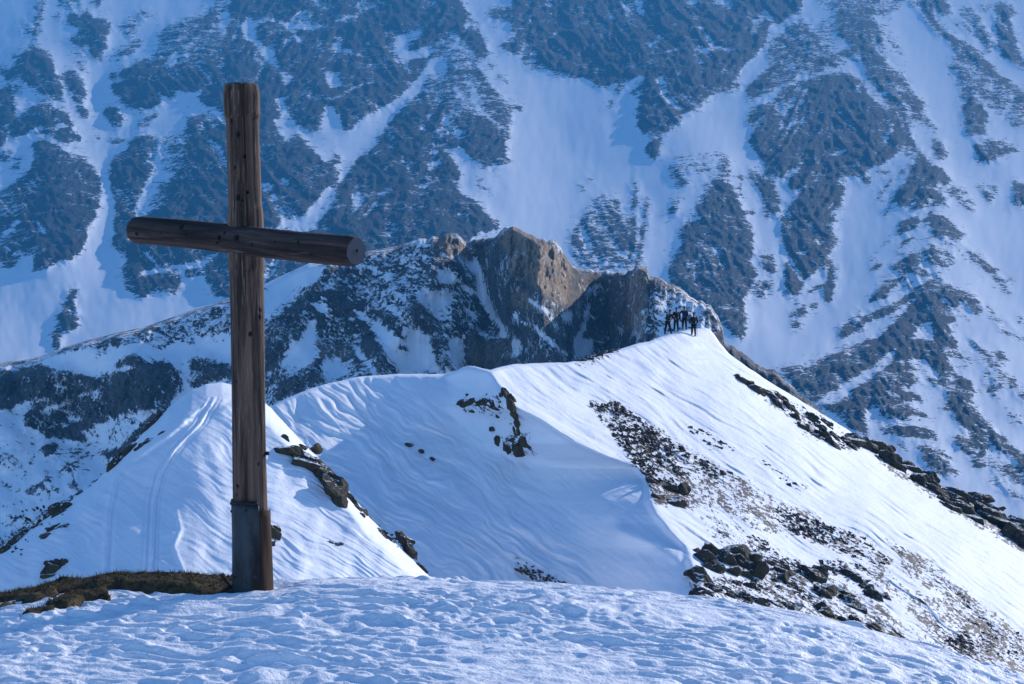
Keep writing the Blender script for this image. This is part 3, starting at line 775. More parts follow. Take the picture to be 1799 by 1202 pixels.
# ------------------------------------------------------------------ rocky ridge in the middle distance
MID_SKY = pts("-420,700 0,638 70,626 120,608 142,601 207,584 250,576 335,546 400,526 450,506 462,500 542,463 600,452 650,441 700,432 727,422 775,415 792,407 805,412 820,425 845,420 872,414 880,404 890,400 900,397 925,409 935,414 945,421 955,419 962,424 970,420 976,422 985,433 995,452 1003,462 1017,472 1060,476 1080,479 1100,480 1117,467 1127,466 1137,470 1140,484 1165,490 1195,507 1212,522 1245,535 1260,555 1270,577 1272,600 1300,617 1325,637 1350,650 1362,651 1387,675 1405,692 1425,707 1600,860 2230,1300")
def build_mid():
    F = draw_map(MID_TRACE, 0.5); Bm = draw_map(BROWN_TRACE)
    F1 = blur(F, 1); F6 = blur(F, 5); B4 = blur(Bm, 2)
    u = np.arange(-420, 1900, 1.9)
    s = interp(MID_SKY, u) + 4.0 * fbm(u / 8, u * 0, 4, 5) * sstep(680, 780, u)
    vb = np.maximum(1180, s + 120)
    n = 330
    t = (np.arange(n) / (n - 1)) ** 0.85
    V = vb[None, :] + (s - vb)[None, :] * t[:, None]
    U = np.broadcast_to(u, V.shape)
    dsky = interp(pts("-420,590 0,590 450,590 850,610 950,570 1060,610 1150,560 1270,540 1425,520 1900,430"), U)
    D = dsky - 0.19 * (V - s[None, :])
    f6 = sample(F6, U, V); b = sample(B4, U, V); f1 = 0.55 * sample(F1, U, V) + 0.45 * sample(blur(F, 3), U, V)
    depth = V - s[None, :]
    D += 16.0 * np.clip(1 - depth / 10.0, 0, 1) ** 2
    for P, w, a in [([(790, 410), (700, 560), (640, 700)], 50, -16), ([(910, 400), (960, 560), (1000, 640)], 55, -20),
                    ([(1125, 470), (1130, 600)], 35, -14), ([(830, 430), (860, 540), (900, 620)], 22, 9), ([(1050, 480), (1020, 620)], 40, 12),
                    ([(240, 620), (250, 700)], 70, -10), ([(560, 480), (540, 700)], 60, -8)]:
        D += a * np.exp(-(line_dist(U, V, P) / w) ** 2)
    D -= 4.0 * f6
    D += 14 * fbm(U / 150, V / 150, 3, 41)
    D -= (1 - 0.7 * b) * f6 * (6.0 * (ridged(U / 30 + V / 45, V / 60 - U / 60, 4, 51) - 0.5) + 1.6 * fbm(U / 7, V / 8, 3, 61))
    bs = sample(blur(Bm, 9), U, V)
    D += 0.07 * bs * np.clip(640 - V, 0, 260)
    D -= b * (9.0 * (ridged(U / 17, V / 60, 4, 71) - 0.5) + 2.6 * fbm(U / 6, V / 12, 3, 81) + 3.0 * np.abs(fbm(U / 12 + V / 30, V / 40, 3, 73)))
    D += 0.6 * fbm(U / 20, V / 30, 3, 35)
    X, Y, Z = world_pt(U, V, D)
    X2 = [X]; Y2 = [Y]; Z2 = [Z]; F2 = [f1]; B2 = [b]
    for q, dz in ((6, 1.5), (20, 10), (60, 40), (160, 120), (330, 230)):
        X2.append(X[-1:]); Y2.append(Y[-1:] + q); Z2.append(Z[-1:] - dz); F2.append(f1[-1:] * 0.5); B2.append(b[-1:])
    o = grid_mesh("rocky_ridge", np.concatenate(X2), np.concatenate(Y2), np.concatenate(Z2), M_MID,
                  {"rock": np.concatenate(F2), "brown": np.concatenate(B2)})
    tag(o, "rocky middle ridge with brown cliffs on its crest, half covered in snow", "ridge", kind="structure")
build_mid()

# ------------------------------------------------------------------ near snowy ridge with the summit
RIDGE_SKY = pts("-500,1500 300,1050 400,800 460,723 480,712 500,702 540,685 570,675 630,662 700,657 780,657 800,652 812,646 825,643 838,645 850,648 862,650 875,646 900,640 950,638 987,637 1012,635 1050,625 1090,613 1120,603 1140,600 1160,592 1180,586 1200,581 1220,577.5 1240,577 1247,579 1255,588 1265,603 1280,621 1300,636 1350,670 1425,715 1500,762 1525,778 1600,822 1660,857 1720,893 1799,942 1950,1035 2300,1250")
SPUR = pts("858,400 858,640 862,655 885,685 903,715 945,737 975,755 1012,780 1062,803 1117,822 1140,842 1148,880 1160,905 1185,935 1212,962 1228,1000 1240,1040 1262,1090 1300,1180 1400,1400")
def d_right(u, v):
    return 150 + 0.062 * (u - 1245) - 0.135 * (v - 578)
_eu = np.arange(-800, 2600, 4.0)
_ev = np.interp(_eu, [-800, 300, 480, 650, 800, 950, 1100, 1300, 2600], [-22, -5, -1.8, 1.2, 2.0, 0.0, -3.0, -7.0, -30])
_k = np.hanning(41); _k /= _k.sum(); _ev = np.convolve(np.pad(_ev, 20, mode='edge'), _k, mode='valid')
def ridge_base(u, v):
    """open face on the left, wind-cut bowl in the middle, sunny flank right of the spur"""
    us = np.interp(v, [p[1] for p in SPUR], [p[0] for p in SPUR])
    us = us + (3.5 * fbm(v / 34, v * 0, 3, 88) + 7 * fbm(v / 75, v * 0, 2, 89)) * sstep(660, 720, v)
    x = us - u
    face = 122.6 - 0.060 * (v - 655) + np.interp(u, _eu, _ev)
    wid = 90 + 110 * sstep(660, 800, v)
    q = sstep(-0.12, 1.0, x / wid)
    q0 = float(sstep(-0.12, 1.0, np.array(0.0)))
    q = np.clip((q - q0) / (1 - q0), 0, 1)
    left = d_right(us, v) * (1 - q) + face * q
    left = left + 1.2 * sstep(0, 16, x) * sstep(690, 770, v)        # wind-cut lip
    return np.where(x > 0, left, d_right(u, v))
ROLL_SKY = pts("-500,480 1000,500 1200,572 1300,636 1400,703 1525,778 1799,942 2300,1250")
def ridge_roll(u, dv):
    r = 0.9 * np.clip(1 - dv / 6.0, 0, 1) ** 2      # rounded lip
    w = sstep(1120, 1620, u)
    dv = dv + interp(RIDGE_SKY, u) - interp(ROLL_SKY, u)
    return r + w * 15.0 * np.clip(1 - np.maximum(dv, 0) / 170.0, 0, 1) ** 2
def ridge_depth(u, v):
    u = np.asarray(u, float); v = np.asarray(v, float)
    dv = v - interp(RIDGE_SKY, u)
    return ridge_base(u, v) + ridge_roll(u, dv)

THIN_SNOW = [
 (pts("1025,705 1085,700 1145,745 1205,785 1295,832 1380,882 1455,915 1530,945 1590,1005 1540,1003 1470,968 1400,945 1345,935 1270,905 1215,888 1170,868 1135,842 1108,812 1080,775 1055,740"), 0.44, 9),
 (pts("1130,830 1180,845 1240,880 1215,900 1150,885"), 0.62, 8),
 (pts("1205,748 1235,750 1290,785 1300,800 1250,790"), 0.26, 7), (pts("1320,800 1350,808 1430,860 1400,868"), 0.24, 7),
 (pts("1220,895 1290,920 1350,950 1400,1000 1330,985 1240,945"), 0.33, 10),
 (pts("1440,975 1510,985 1580,1015 1640,1050 1600,1062 1520,1035 1450,1010"), 0.36, 9),
 (pts("1210,1010 1345,1010 1420,1065 1420,1100 1210,1080"), 0.42, 9),
 (pts("1340,965 1400,985 1500,1030 1570,1075 1620,1130 1540,1120 1420,1085 1350,1060"), 0.46, 9),
 (pts("1560,945 1630,980 1670,1015 1730,1060 1790,1108 1860,1150 1860,1260 1740,1215 1650,1140 1595,1075 1585,1050 1640,1045 1585,1005"), 0.45, 10),
 (pts("1590,1090 1660,1130 1760,1215 1700,1220 1620,1150"), 0.36, 9),
 (pts("1640,1040 1720,1090 1800,1150 1760,1150 1690,1110"), 0.56, 8),
 (pts("1355,685 1440,728 1510,775 1490,795 1420,770 1380,730"), 0.40, 6), (pts("1285,655 1360,690 1380,725 1330,700"), 0.40, 6),
 (pts("1480,760 1560,790 1680,860 1800,930 1800,975 1680,905 1560,825"), 0.50, 7),
 (pts("800,700 880,690 915,740 900,770 870,740 810,725"), 0.30, 8), (pts("850,760 930,760 945,800 900,805"), 0.36, 8),
 (pts("905,978 1000,1028 960,1030 900,1000"), 0.36, 8), (pts("1010,640 1060,620 1100,610 1100,622 1030,645"), 0.34, 5)]
def build_ridge():
    u = np.arange(-120, 2120, 1.75)
    s = interp(RIDGE_SKY, u) + 0.8 * fbm(u / 14, u * 0, 3, 15)
    vb = np.maximum(1330, s + 120)
    n = 430
    t = np.arange(n) / (n - 1)
    V = vb[None, :] + (s - vb)[None, :] * t[:, None]
    U = np.broadcast_to(u, V.shape)
    D = ridge_base(U, V)
    # soften the spur a little, more on its lower half
    near = np.exp(-((U - np.interp(V, [p[1] for p in SPUR], [p[0] for p in SPUR])) / 45.0) ** 2)
    D = D + 0.45 * near * (blur(D, 3) - D)
    D += ridge_roll(U, V - interp(RIDGE_SKY, u)[None, :])
    us = np.interp(V, [p[1] for p in SPUR], [p[0] for p in SPUR])
    right = sstep(-10, 40, U - us)
    # sastrugi blown down the slope
    a = (U * 0.84 + V * 0.54); c = (-U * 0.54 + V * 0.84)
    w = c + 14 * fbm(a / 120, c / 60, 2, 91)
    st = 0.75 * fbm(a / 110, w / 8, 3, 92) + 0.55 * fbm(a / 45, w / 4.2, 2, 93) + 0.9 * fbm(a / 220, w / 30, 2, 94)
    D += st * (0.30 * right + 0.08)
    far_left = sstep(120, 260, us - U)
    a2 = (U * 0.80 + V * 0.60); c2 = (-U * 0.60 + V * 0.80)
    w2 = c2 + 26 * fbm(a2 / 90, c2 / 60, 3, 95)
    D += far_left * (0.26 * fbm(a2 / 90, w2 / 7, 3, 96) + 0.5 * fbm(a2 / 80, w2 / 26, 3, 97))
    D += 0.9 * fbm(U / 130, V / 130, 3, 98)
    # second soft lobe under the spur
    D -= 1.2 * np.exp(-(line_dist(U, V, pts("1090,935 1130,950 1190,975")) / 16) ** 2)
    X, Y, Z = world_pt(U, V, D)
    X2 = [X]; Y2 = [Y]; Z2 = [Z]
    for q, dz in ((1, 0.15), (3, 0.9), (8, 4), (25, 16), (60, 44), (120, 100)):
        X2.append(X[-1:]); Y2.append(Y[-1:] + q); Z2.append(Z[-1:] - dz)
    Rk = np.zeros(U.shape)
    for P, val, soft in THIN_SNOW:
        d = np.where(in_poly(U, V, P), 1.0, -1.0) * line_dist(U, V, P + P[:1])
        np.maximum(Rk, val * sstep(-soft, soft, d), out=Rk)
    ext = lambda A: np.concatenate([A] + [A[-1:]] * 6)
    o = grid_mesh("snowy_ridge", np.concatenate(X2), np.concatenate(Y2), np.concatenate(Z2), M_RIDGE,
                  {"rock": ext(Rk), "along": ext(a / 62.0), "across": ext(c / 26.0)})
    tag(o, "sunlit snow ridge rising to a small summit behind the cross", "ridge", kind="structure")
build_ridge()

# ------------------------------------------------------------------ snow knoll on the left
KNOLL_SKY = pts("-500,1250 -150,1040 0,968 60,925 120,884 165,850 190,825 225,790 255,757 295,717 337,686 362,675 390,672 415,678 450,695 475,716 520,765 560,805 610,860 650,910 700,958 750,1008 800,1060 860,1130 1000,1300")
def knoll_depth(u, v):
    u = np.asarray(u, float); v = np.asarray(v, float)
    x = u - 335
    g = 0.005 * x + 0.015 * np.sqrt(x * x + 70.0 ** 2)
    dv = v - interp(KNOLL_SKY, u)
    return 84 - 0.037 * (v - 675) + g + 3.0 * np.clip(1 - dv / 40.0, 0, 1) ** 2
def build_knoll():
    u = np.arange(-330, 1000, 1.75)
    s = interp(KNOLL_SKY, u) + 0.9 * fbm(u / 12, u * 0, 3, 16)
    vb = np.maximum(1300, s + 120)
    n = 340
    t = np.arange(n) / (n - 1)
    V = vb[None, :] + (s - vb)[None, :] * t[:, None]
    U = np.broadcast_to(u, V.shape)
    D = knoll_depth(U, V)
    a = (U * 0.86 + V * 0.5); c = (-U * 0.5 + V * 0.86)
    w = c + 18 * fbm(a / 100, c / 60, 3, 191)
    right = sstep(320, 420, U)
    D += (0.04 + 0.03 * right) * (fbm(a / 120, w / 7, 3, 192) + 0.7 * fbm(a / 60, w / 4, 2, 193))
    D += 0.5 * fbm(U / 90, V / 110, 3, 194)
    # old ski tracks running down from the top
    def groove(P, wd, amp):
        return 0.42 * amp * np.exp(-(line_dist(U, V, P) / wd) ** 2)
    base = pts("372,700 345,745 300,790 275,830 262,880 258,940 255,1000 250,1120")
    for dx, wd, amp in ((0, 2.2, 0.28), (7, 2.0, -0.16), (12, 2.4, 0.30), (-8, 2.5, 0.12), (19, 2.4, 0.18)):
        D += groove([(p + dx + 0.02 * (q - 800), q) for p, q in base], wd, amp)
    D += groove(pts("365,715 300,770 235,815 208,850 197,900 193,960 190,1100"), 4.5, 0.34)
    D -= groove(pts("360,712 295,765 228,808 200,846 189,900 185,960 182,1100"), 5.0, 0.22)
    D -= groove(pts("310,900 318,930 305,960 330,1020"), 4.0, 0.22)
    D += groove(pts("330,740 380,720 410,700"), 5.0, 0.25)
    X, Y, Z = world_pt(U, V, D)
    X2 = [X]; Y2 = [Y]; Z2 = [Z]
    for q, dz in ((0.8, 0.2), (2.5, 1.0), (7, 4), (20, 13), (45, 34)):
        X2.append(X[-1:]); Y2.append(Y[-1:] + q); Z2.append(Z[-1:] - dz)
    o = grid_mesh("snowy_knoll", np.concatenate(X2), np.concatenate(Y2), np.concatenate(Z2), M_KNOLL)
    tag(o, "rounded snow knoll with old ski tracks left behind the cross", "hill", kind="structure")
build_knoll()

# ------------------------------------------------------------------ foreground
CREST = pts("-900,1260 -300,1110 0,1054 70,1042 120,1033 200,1028 420,1031 480,1026 560,1019 640,1017 760,1020 900,1026 1000,1032 1160,1044 1300,1061 1420,1081 1550,1115 1650,1145 1760,1182 1799,1196 1950,1255 2600,1560")
YC = 14.25
def prof(y):
    a = np.where(y < 13, 0.07 * (y - 13), 0.07 * (y - 13) - 0.077 * (y - 13) ** 2)
    far = y > 20
    return np.where(far, 0.07 * 7 - 0.077 * 49 - 0.45 * (y - 20), a)
def ground_z(x, y):
    x = np.asarray(x, float); y = np.asarray(y, float)
    c = interp(CREST, 899.5 + x / (K * YC))
    return -(c - 601) * K * YC + prof(y) - prof(np.array(YC))
def ground_at(u, v):
    lo, hi = 5.0, YC
    for _ in range(40):
        y = 0.5 * (lo + hi)
        x, _, z = world_pt(u, v, y)
        if z > ground_z(x, y): lo = y
        else: hi = y
    return x, y, float(ground_z(x, y))

def build_ground():
    y = np.concatenate([np.linspace(-12, 10.15, 70), np.arange(10.2, 15.4, 0.0115), np.linspace(15.45, 80, 100)])
    x = np.concatenate([np.linspace(-40, -4.63, 60), np.arange(-4.6, 4.7, 0.0115), np.linspace(4.75, 40, 60)])
    X, Y = np.meshgrid(x, y)
    Z = ground_z(X, Y)
    # wind-carved crust: overlapping ripples, deeper where drifts have formed
    wx = X + 0.25 * fbm(X / 0.8, Y / 0.8, 2, 301); wy = Y + 0.30 * fbm(X / 1.1, Y / 0.9, 2, 302)
    tilt = wy + 0.10 * wx
    r1 = ridged(wx / 0.30, tilt / 0.13, 2, 303) - 0.5
    r2 = fbm(wx / 0.13, tilt / 0.062, 2, 304)
    r3 = fbm(wx / 0.5, tilt / 0.12, 2, 305)
    big = fbm(X / 1.7, Y / 1.1, 3, 306)
    drift = sstep(-0.5, 0.5, fbm(X / 1.3, Y / 0.8, 3, 307))
    Z += (0.5 + 0.8 * drift) * (0.030 * r1 + 0.027 * r2 + 0.026 * r3) + 0.020 * big
    o = grid_mesh("snow_ground", X, Y, Z, M_GROUND)
    tag(o, "wind-rippled snow crust in the foreground", "ground", kind="structure")
build_ground()

def build_valley():
    x = np.linspace(-3200, 3200, 80); y = np.linspace(-1500, 6200, 90)
    X, Y = np.meshgrid(x, y)
    Z = -268 + 12 * fbm(X / 400, Y / 400, 3, 401)
    Z += sstep(60, -400, Y) * 0
    o = grid_mesh("valley_floor", X, Y, Z, M_VALLEY)
    tag(o, "snow covered valley floor below the ridges", "ground", kind="structure")
build_valley()

# ------------------------------------------------------------------ rocks
_ico = {}
def ico(sub):
    if sub not in _ico:
        bm = bmesh.new(); bmesh.ops.create_icosphere(bm, subdivisions=sub, radius=1.0)
        _ico[sub] = (np.array([v.co[:] for v in bm.verts]), [[v.index for v in f.verts] for f in bm.faces]); bm.free()
    return _ico[sub]

def rock_verts(sub, seed, jag=0.35):
    V, F = ico(sub)
    r = np.random.default_rng(seed)
    P = V.copy()
    # plane cuts give flat broken faces
    for _ in range(16):
        n = r.normal(size=3); n /= np.linalg.norm(n); h = r.uniform(0.42, 0.85)
        dd = P @ n - h
        P -= np.clip(dd, 0, None)[:, None] * n
    rr = 1.12 + jag * 0.5 * (fbm(P[:, 0] * 2.6 + seed * 3.1 + P[:, 2], P[:, 1] * 2.6 - seed + P[:, 2] * 1.3, 3, seed))
    return P * rr[:, None], F

def mesh_obj(name, V, F, mat, smooth=False):
    me = bpy.data.meshes.new(name)
    me.from_pydata([tuple(p) for p in V], [], F)
    me.materials.append(mat)
    if smooth: me.polygons.foreach_set("use_smooth", np.ones(len(me.polygons), bool))
    me.update()
    o = bpy.data.objects.new(name, me)
    COL.objects.link(o)
    return o

def outcrop(name, label, cat, depth_fn, blobs, group=None, sub=4, grow=1.38):
    """blobs: (u, v, half width px, half height px, tilt degrees) of each boulder of the outcrop"""
    root = bpy.data.objects.new(name, None); COL.objects.link(root)
    pieces = []
    for (u, v, hw, hh, tilt) in blobs:
        seed = int(u * 13 + v * 7) % 99991
        P, F = rock_verts(sub, seed)
        d = float(depth_fn(u, v))
        s = K * d
        ca, sa = math.cos(math.radians(tilt)), math.sin(math.radians(tilt))
        hw *= grow; hh *= grow; x = P[:, 0] * hw * s; z = P[:, 2] * hh * s; y = P[:, 1] * min(hw, hh) * s * 1.3
        X = x * ca + z * sa; Z = -x * sa + z * ca
        c = np.array(world_pt(u, v, d - 0.1 * hh * s))
        pieces.append((c, np.stack([X, y, Z], -1), F))
    org = np.mean([p[0] for p in pieces], 0); org[2] = min(p[0][2] for p in pieces)
    root.location = org
    for c, A, F in pieces:
        o = mesh_obj("boulder", A, F, M_STONE)
        o.parent = root; o.location = c - org
    tag(root, label, cat, group)
    return root

def chain(P, thick, step=0.75, jitter=0.3, tilt=None):
    """boulders strung along a traced line"""
    r = random.Random(int(P[0][0] * 7 + P[0][1]))
    out = []
    for (xa, ya), (xb, yb) in zip(P[:-1], P[1:]):
        L = math.hypot(xb - xa, yb - ya); n = max(1, int(L / (thick * step)))
        ang = math.degrees(math.atan2(yb - ya, xb - xa))
        for i in range(n):
            t = (i + r.random()) / n
            k = r.uniform(0.6, 1.15)
            out.append((xa + (xb - xa) * t + r.uniform(-jitter, jitter) * thick, ya + (yb - ya) * t + r.uniform(-jitter, jitter) * thick,
                        thick * 0.75 * k * 1.25, thick * 0.5 * k, (tilt if tilt is not None else ang) + r.uniform(-15, 15)))
    return out

KD, RD = knoll_depth, ridge_depth
G1 = "dark rock outcrops on the snowy slopes"
ROCKS = [
 ("large olive-black rock band slanting down the snow just right of the cross post", KD,
  chain(pts("506,800 530,808"), 26) + chain(pts("525,812 560,830 590,858"), 36, 0.5, 0.22) + chain(pts("580,858 602,885"), 24, 0.5, 0.2) + [(502, 772, 7, 5, 40), (531, 787, 9, 5, 0), (556, 788, 10, 8, 10)]),
 ("narrow broken rock strip directly below the large olive-black band", KD, chain(pts("608,872 622,885 642,905"), 13, 0.45, 0.3)),
 ("small ragged rock cluster above the foreground snow, downhill of the rock strip", KD, chain(pts("664,932 685,948"), 8, 0.5) + chain(pts("702,938 714,950 728,978"), 13, 0.5, 0.25)),
 ("tiny dark rock sliver lowest on the slope right of the cross", KD, chain(pts("733,990 750,1006"), 5, 0.6)),
 ("dark rock half hidden behind the metal-clad foot of the cross", KD, [(478, 940, 13, 15, 0), (474, 955, 10, 9, 0), (484, 932, 8, 9, 20)]),
 ("thin dark stone lying alone in snow right of the cross foot", KD, chain(pts("574,952 588,957 602,956"), 5, 0.6)),
 ("flat band of broken dark rock under the snowy hump of the ridge", RD, chain(pts("808,712 835,706 858,708 880,714"), 9, 0.4, 0.45) + [(822, 694, 4, 3, 0), (857, 694, 4, 3, 0), (874, 729, 5, 4, 0), (830, 722, 5, 3, 0)]),
 ("ragged dark rock strip running down the lip of the blue shaded bowl", RD, chain(pts("884,690 898,705 905,730 908,760"), 12, 0.4, 0.4)),
 ("rounded clump of dark rocks in the top of the blue shaded bowl", RD, [(878, 774, 9, 7, 0), (893, 786, 12, 9, 10), (915, 786, 14, 13, 0), (925, 779, 11, 10, 0), (905, 772, 10, 6, 0), (921, 797, 12, 8, 0), (868, 755, 9, 4, 0)]),
 ("three little dark stones spaced out on the snow left of the shaded bowl", RD, [(718, 783, 7, 4, 0), (740, 793, 4, 3, 30), (760, 806, 5, 3, 10)]),
 ("low brown rock on the ridge skyline left of the hikers", RD, chain(pts("1018,634 1050,628"), 11, 0.5, 0.2) + chain(pts("1058,622 1088,616"), 6, 0.5, 0.3)),
 ("uppermost dark rock strip below the summit, near the right skyline", RD, chain(pts("1292,664 1320,680 1348,694"), 12, 0.45, 0.3) + chain(pts("1345,694 1368,712"), 15, 0.5, 0.2)),
 ("broken line of dark rocks and snow gaps along the right skyline", RD, chain(pts("1362,690 1390,712"), 9, 0.5) + chain(pts("1385,715 1400,740"), 13, 0.5) + chain(pts("1415,735 1450,752"), 12, 0.45, 0.5) + chain(pts("1405,748 1440,770"), 9, 0.5) + chain(pts("1455,755 1475,775"), 10, 0.5)),
 ("squat dark rock hanging below the broken line on the right slope", RD, chain(pts("1438,758 1462,782"), 14, 0.5) + chain(pts("1480,776 1498,790"), 14, 0.45)),
 ("long dark rock rib on the right skyline, upper half of the rib", RD, chain(pts("1490,778 1525,782 1560,796"), 20, 0.4, 0.2) + chain(pts("1550,796 1578,818"), 26, 0.4, 0.2)),
 ("dark jagged rock in the middle of the right skyline rib", RD, chain(pts("1580,818 1612,832 1640,848"), 18, 0.4, 0.35) + chain(pts("1610,846 1650,868"), 16, 0.4, 0.3)),
 ("thick brown-black rock low on the right skyline rib", RD, chain(pts("1640,858 1662,874 1690,888"), 26, 0.4, 0.25) + chain(pts("1660,884 1715,915"), 18, 0.4, 0.2) + chain(pts("1690,872 1722,880"), 16, 0.4, 0.3)),
 ("small dark rock notch between the thick rock and the frame edge rock", RD, chain(pts("1722,882 1745,892 1762,896"), 9, 0.5, 0.3)),
 ("big smooth dark rock at the right edge of the photo", RD, chain(pts("1738,915 1770,930 1815,955"), 34, 0.35, 0.12) + [(1790, 950, 40, 28, 30)]),
 ("pair of round dark boulders at the lower lip of the shaded bowl", RD, [(1152, 873, 14, 10, 0), (1185, 888, 17, 11, 15), (1196, 866, 14, 12, 0), (1176, 860, 10, 7, 0), (1145, 846, 9, 5, 20)]),
 ("wide heap of black boulders just above the foreground snow right of the bowl", RD,
  [(1221, 969, 9, 5, 0), (1252, 975, 20, 15, 0), (1270, 985, 24, 18, 10), (1296, 975, 22, 14, 0), (1300, 992, 18, 12, 0), (1278, 968, 18, 7, 0), (1248, 992, 15, 10, 0), (1326, 985, 14, 14, 0), (1326, 1010, 18, 21, 0), (1306, 1008, 16, 12, 20), (1226, 1006, 16, 9, -15), (1232, 1020, 20, 10, 5), (1234, 984, 18, 12, -10), (1260, 1004, 16, 9, 0), (1240, 996, 12, 9, 0), (1284, 1006, 12, 10, 0), (1316, 1030, 10, 6, 0)]),
 ("flat dark rock rim touching the foreground snow crest below the black boulders", RD, chain(pts("1220,1044 1260,1040 1300,1048 1350,1062 1400,1072"), 15, 0.4, 0.3) + chain(pts("1235,1022 1300,1026"), 6, 0.6, 0.6)),
 ("square dark boulder in a snow hollow right of the black boulder heap", RD, [(1377, 1018, 10, 13, 0), (1370, 1004, 12, 6, 20), (1386, 1010, 7, 8, 0), (1366, 1034, 6, 5, 0)] + chain(pts("1352,986 1384,998"), 8, 0.5)),
 ("brown mossy rock patch in the lower right slope", RD, chain(pts("1432,1018 1455,1042 1480,1052 1505,1062"), 24, 0.5, 0.4) + [(1440, 1010, 14, 12, 0)]),
 ("dark rock above the brown mossy patch", RD, chain(pts("1480,1002 1500,1018 1515,1022"), 18, 0.45, 0.25)),
 ("slanting dark rock right of the brown mossy patch", RD, chain(pts("1515,1030 1540,1048 1562,1066"), 17, 0.45, 0.3)),
 ("low dark rocks along the crest below the brown mossy patch", RD, chain(pts("1436,1070 1460,1082"), 20, 0.5, 0.3) + chain(pts("1486,1092 1518,1108"), 15, 0.45, 0.3)),
 ("row of small dark rocks at the snow crest toward lower right", RD, chain(pts("1530,1100 1570,1122"), 17, 0.45, 0.35) + chain(pts("1578,1118 1590,1128"), 9, 0.6)),
 ("last little dark rock of the row at the lower right crest", RD, chain(pts("1602,1130 1614,1138"), 8, 0.5)),
 ("dark rocks on the left edge of the knoll, largest of the left group", KD, chain(pts("84,910 115,898"), 15, 0.45, 0.3) + [(98, 893, 12, 9, -20), (86, 906, 10, 9, 0)]),
 ("dark rocks lying in snow below the largest left group", KD, chain(pts("75,940 100,930 116,922"), 11, 0.45, 0.3) + [(82, 944, 8, 6, 0)]),
 ("thin dark rock line along the far left knoll skyline", KD, chain(pts("68,920 40,940 16,960"), 10, 0.5, 0.25)),
 ("dark rock cut by the left edge of the photo", KD, [(4, 970, 14, 9, -10), (14, 966, 9, 8, 0)]),
 ("upright dark boulder standing just behind the brown turf", KD, [(90, 1004, 17, 14, 0), (98, 996, 16, 12, -25), (110, 993, 9, 9, -35), (84, 994, 9, 10, 10), (88, 1014, 12, 9, 0)]),
 ("long black rock on the left skyline of the knoll, below the ski tracks", KD, chain(pts("198,818 215,802 238,788"), 14, 0.4, 0.2) + chain(pts("240,790 262,776"), 8, 0.5)),
 ("slim dark rock blade higher on the left knoll skyline", KD, chain(pts("250,762 268,745 290,722"), 9, 0.4, 0.15) + [(240, 770, 7, 4, -20)]),
 ("two small dark stones in the snow near the top of the left knoll", KD, [(262, 775, 8, 5, -25), (282, 763, 6, 4, -40)]),
]
for lab, fn, bl in ROCKS:
    outcrop("rock_outcrop", lab, "rock", fn, bl, G1)

def scree():
    bands = [(pts("1035,712 1085,705 1140,745 1200,790 1290,835 1370,885 1450,920 1520,945 1580,1000 1540,1000 1470,965 1400,940 1340,905 1345,925 1270,900 1220,885 1180,862 1140,845 1110,812 1085,778 1060,742"), 1500),
             (pts("1205,748 1230,752 1285,785 1275,795 1230,775"), 30), (pts("1330,805 1345,810 1420,862 1390,860"), 24), (pts("1230,905 1290,925 1345,950 1390,1000 1330,975 1250,940"), 400),
             (pts("1570,955 1625,985 1665,1020 1720,1060 1780,1110 1830,1140 1830,1215 1740,1195 1660,1135 1600,1075 1590,1058 1650,1055 1580,1010"), 2600),
             (pts("1440,985 1500,990 1560,1010 1600,1040 1560,1050 1500,1030 1450,1010"), 350), (pts("1420,1010 1500,1040 1560,1070 1540,1110 1480,1090 1420,1060"), 500),
             (pts("1345,965 1400,985 1440,1010 1420,1060 1360,1050"), 300), (pts("1210,1015 1340,1020 1400,1068 1230,1058"), 160),
             (pts("1560,955 1640,1020 1700,1045 1660,1040 1600,1000"), 90), (pts("1360,690 1440,730 1500,785 1470,790 1400,750"), 90),
             (pts("905,978 1000,1028 960,1030 900,1000"), 70), (pts("1640,1060 1799,1202 1700,1190 1620,1120"), 900), (pts("640,900 680,935 730,960 700,965"), 25),
             (pts("1580,1090 1720,1200 1640,1170"), 60), (pts("30,880 130,900 100,960 10,990"), 40)]
    r = np.random.default_rng(5)
    V0, F0 = ico(1)
    AV = []; AF = []; off = 0
    for P, n in bands:
        xs = [p[0] for p in P]; ys = [p[1] for p in P]
        k = 0; guard = 0
        while k < n and guard < n * 40:
            guard += 1
            u = r.uniform(min(xs), max(xs)); v = r.uniform(min(ys), max(ys))
            if not in_poly(np.array(u), np.array(v), P): continue
            den = 0.5 + 0.5 * float(fbm(np.array(u / 34.0 + v / 60.0), np.array(v / 16.0 - u / 40.0), 3, 77))
            if r.random() > np.clip((den - 0.22) * 1.9, 0.10, 1): continue
            d = float(KD(u, v) if u < 760 else RD(u, v)); s = K * d
            h = r.uniform(0.8, 2.4) * (1.6 if r.random() < 0.15 else 1.0)
            Q = V0 * (1 + 0.35 * r.normal(size=(len(V0), 1)))
            w = h * r.uniform(1.1, 2.4)
            x = Q[:, 0] * w * s; z = Q[:, 2] * h * s; y = Q[:, 1] * h * s
            tl = math.radians(35 + r.uniform(-18, 18))
            X = x * math.cos(tl) + z * math.sin(tl); Z = -x * math.sin(tl) + z * math.cos(tl)
            c = world_pt(u, v, d)
            AV.append(np.stack([X + c[0], y + c[1], Z + c[2]], -1)); AF += [[i + off for i in f] for f in F0]; off += len(Q); k += 1
    o = mesh_obj("scree", np.concatenate(AV), AF, M_PEBBLE)
    tag(o, "scattered small stones and dead tufts poking through the snow of the slopes", "scree", kind="stuff")
scree()

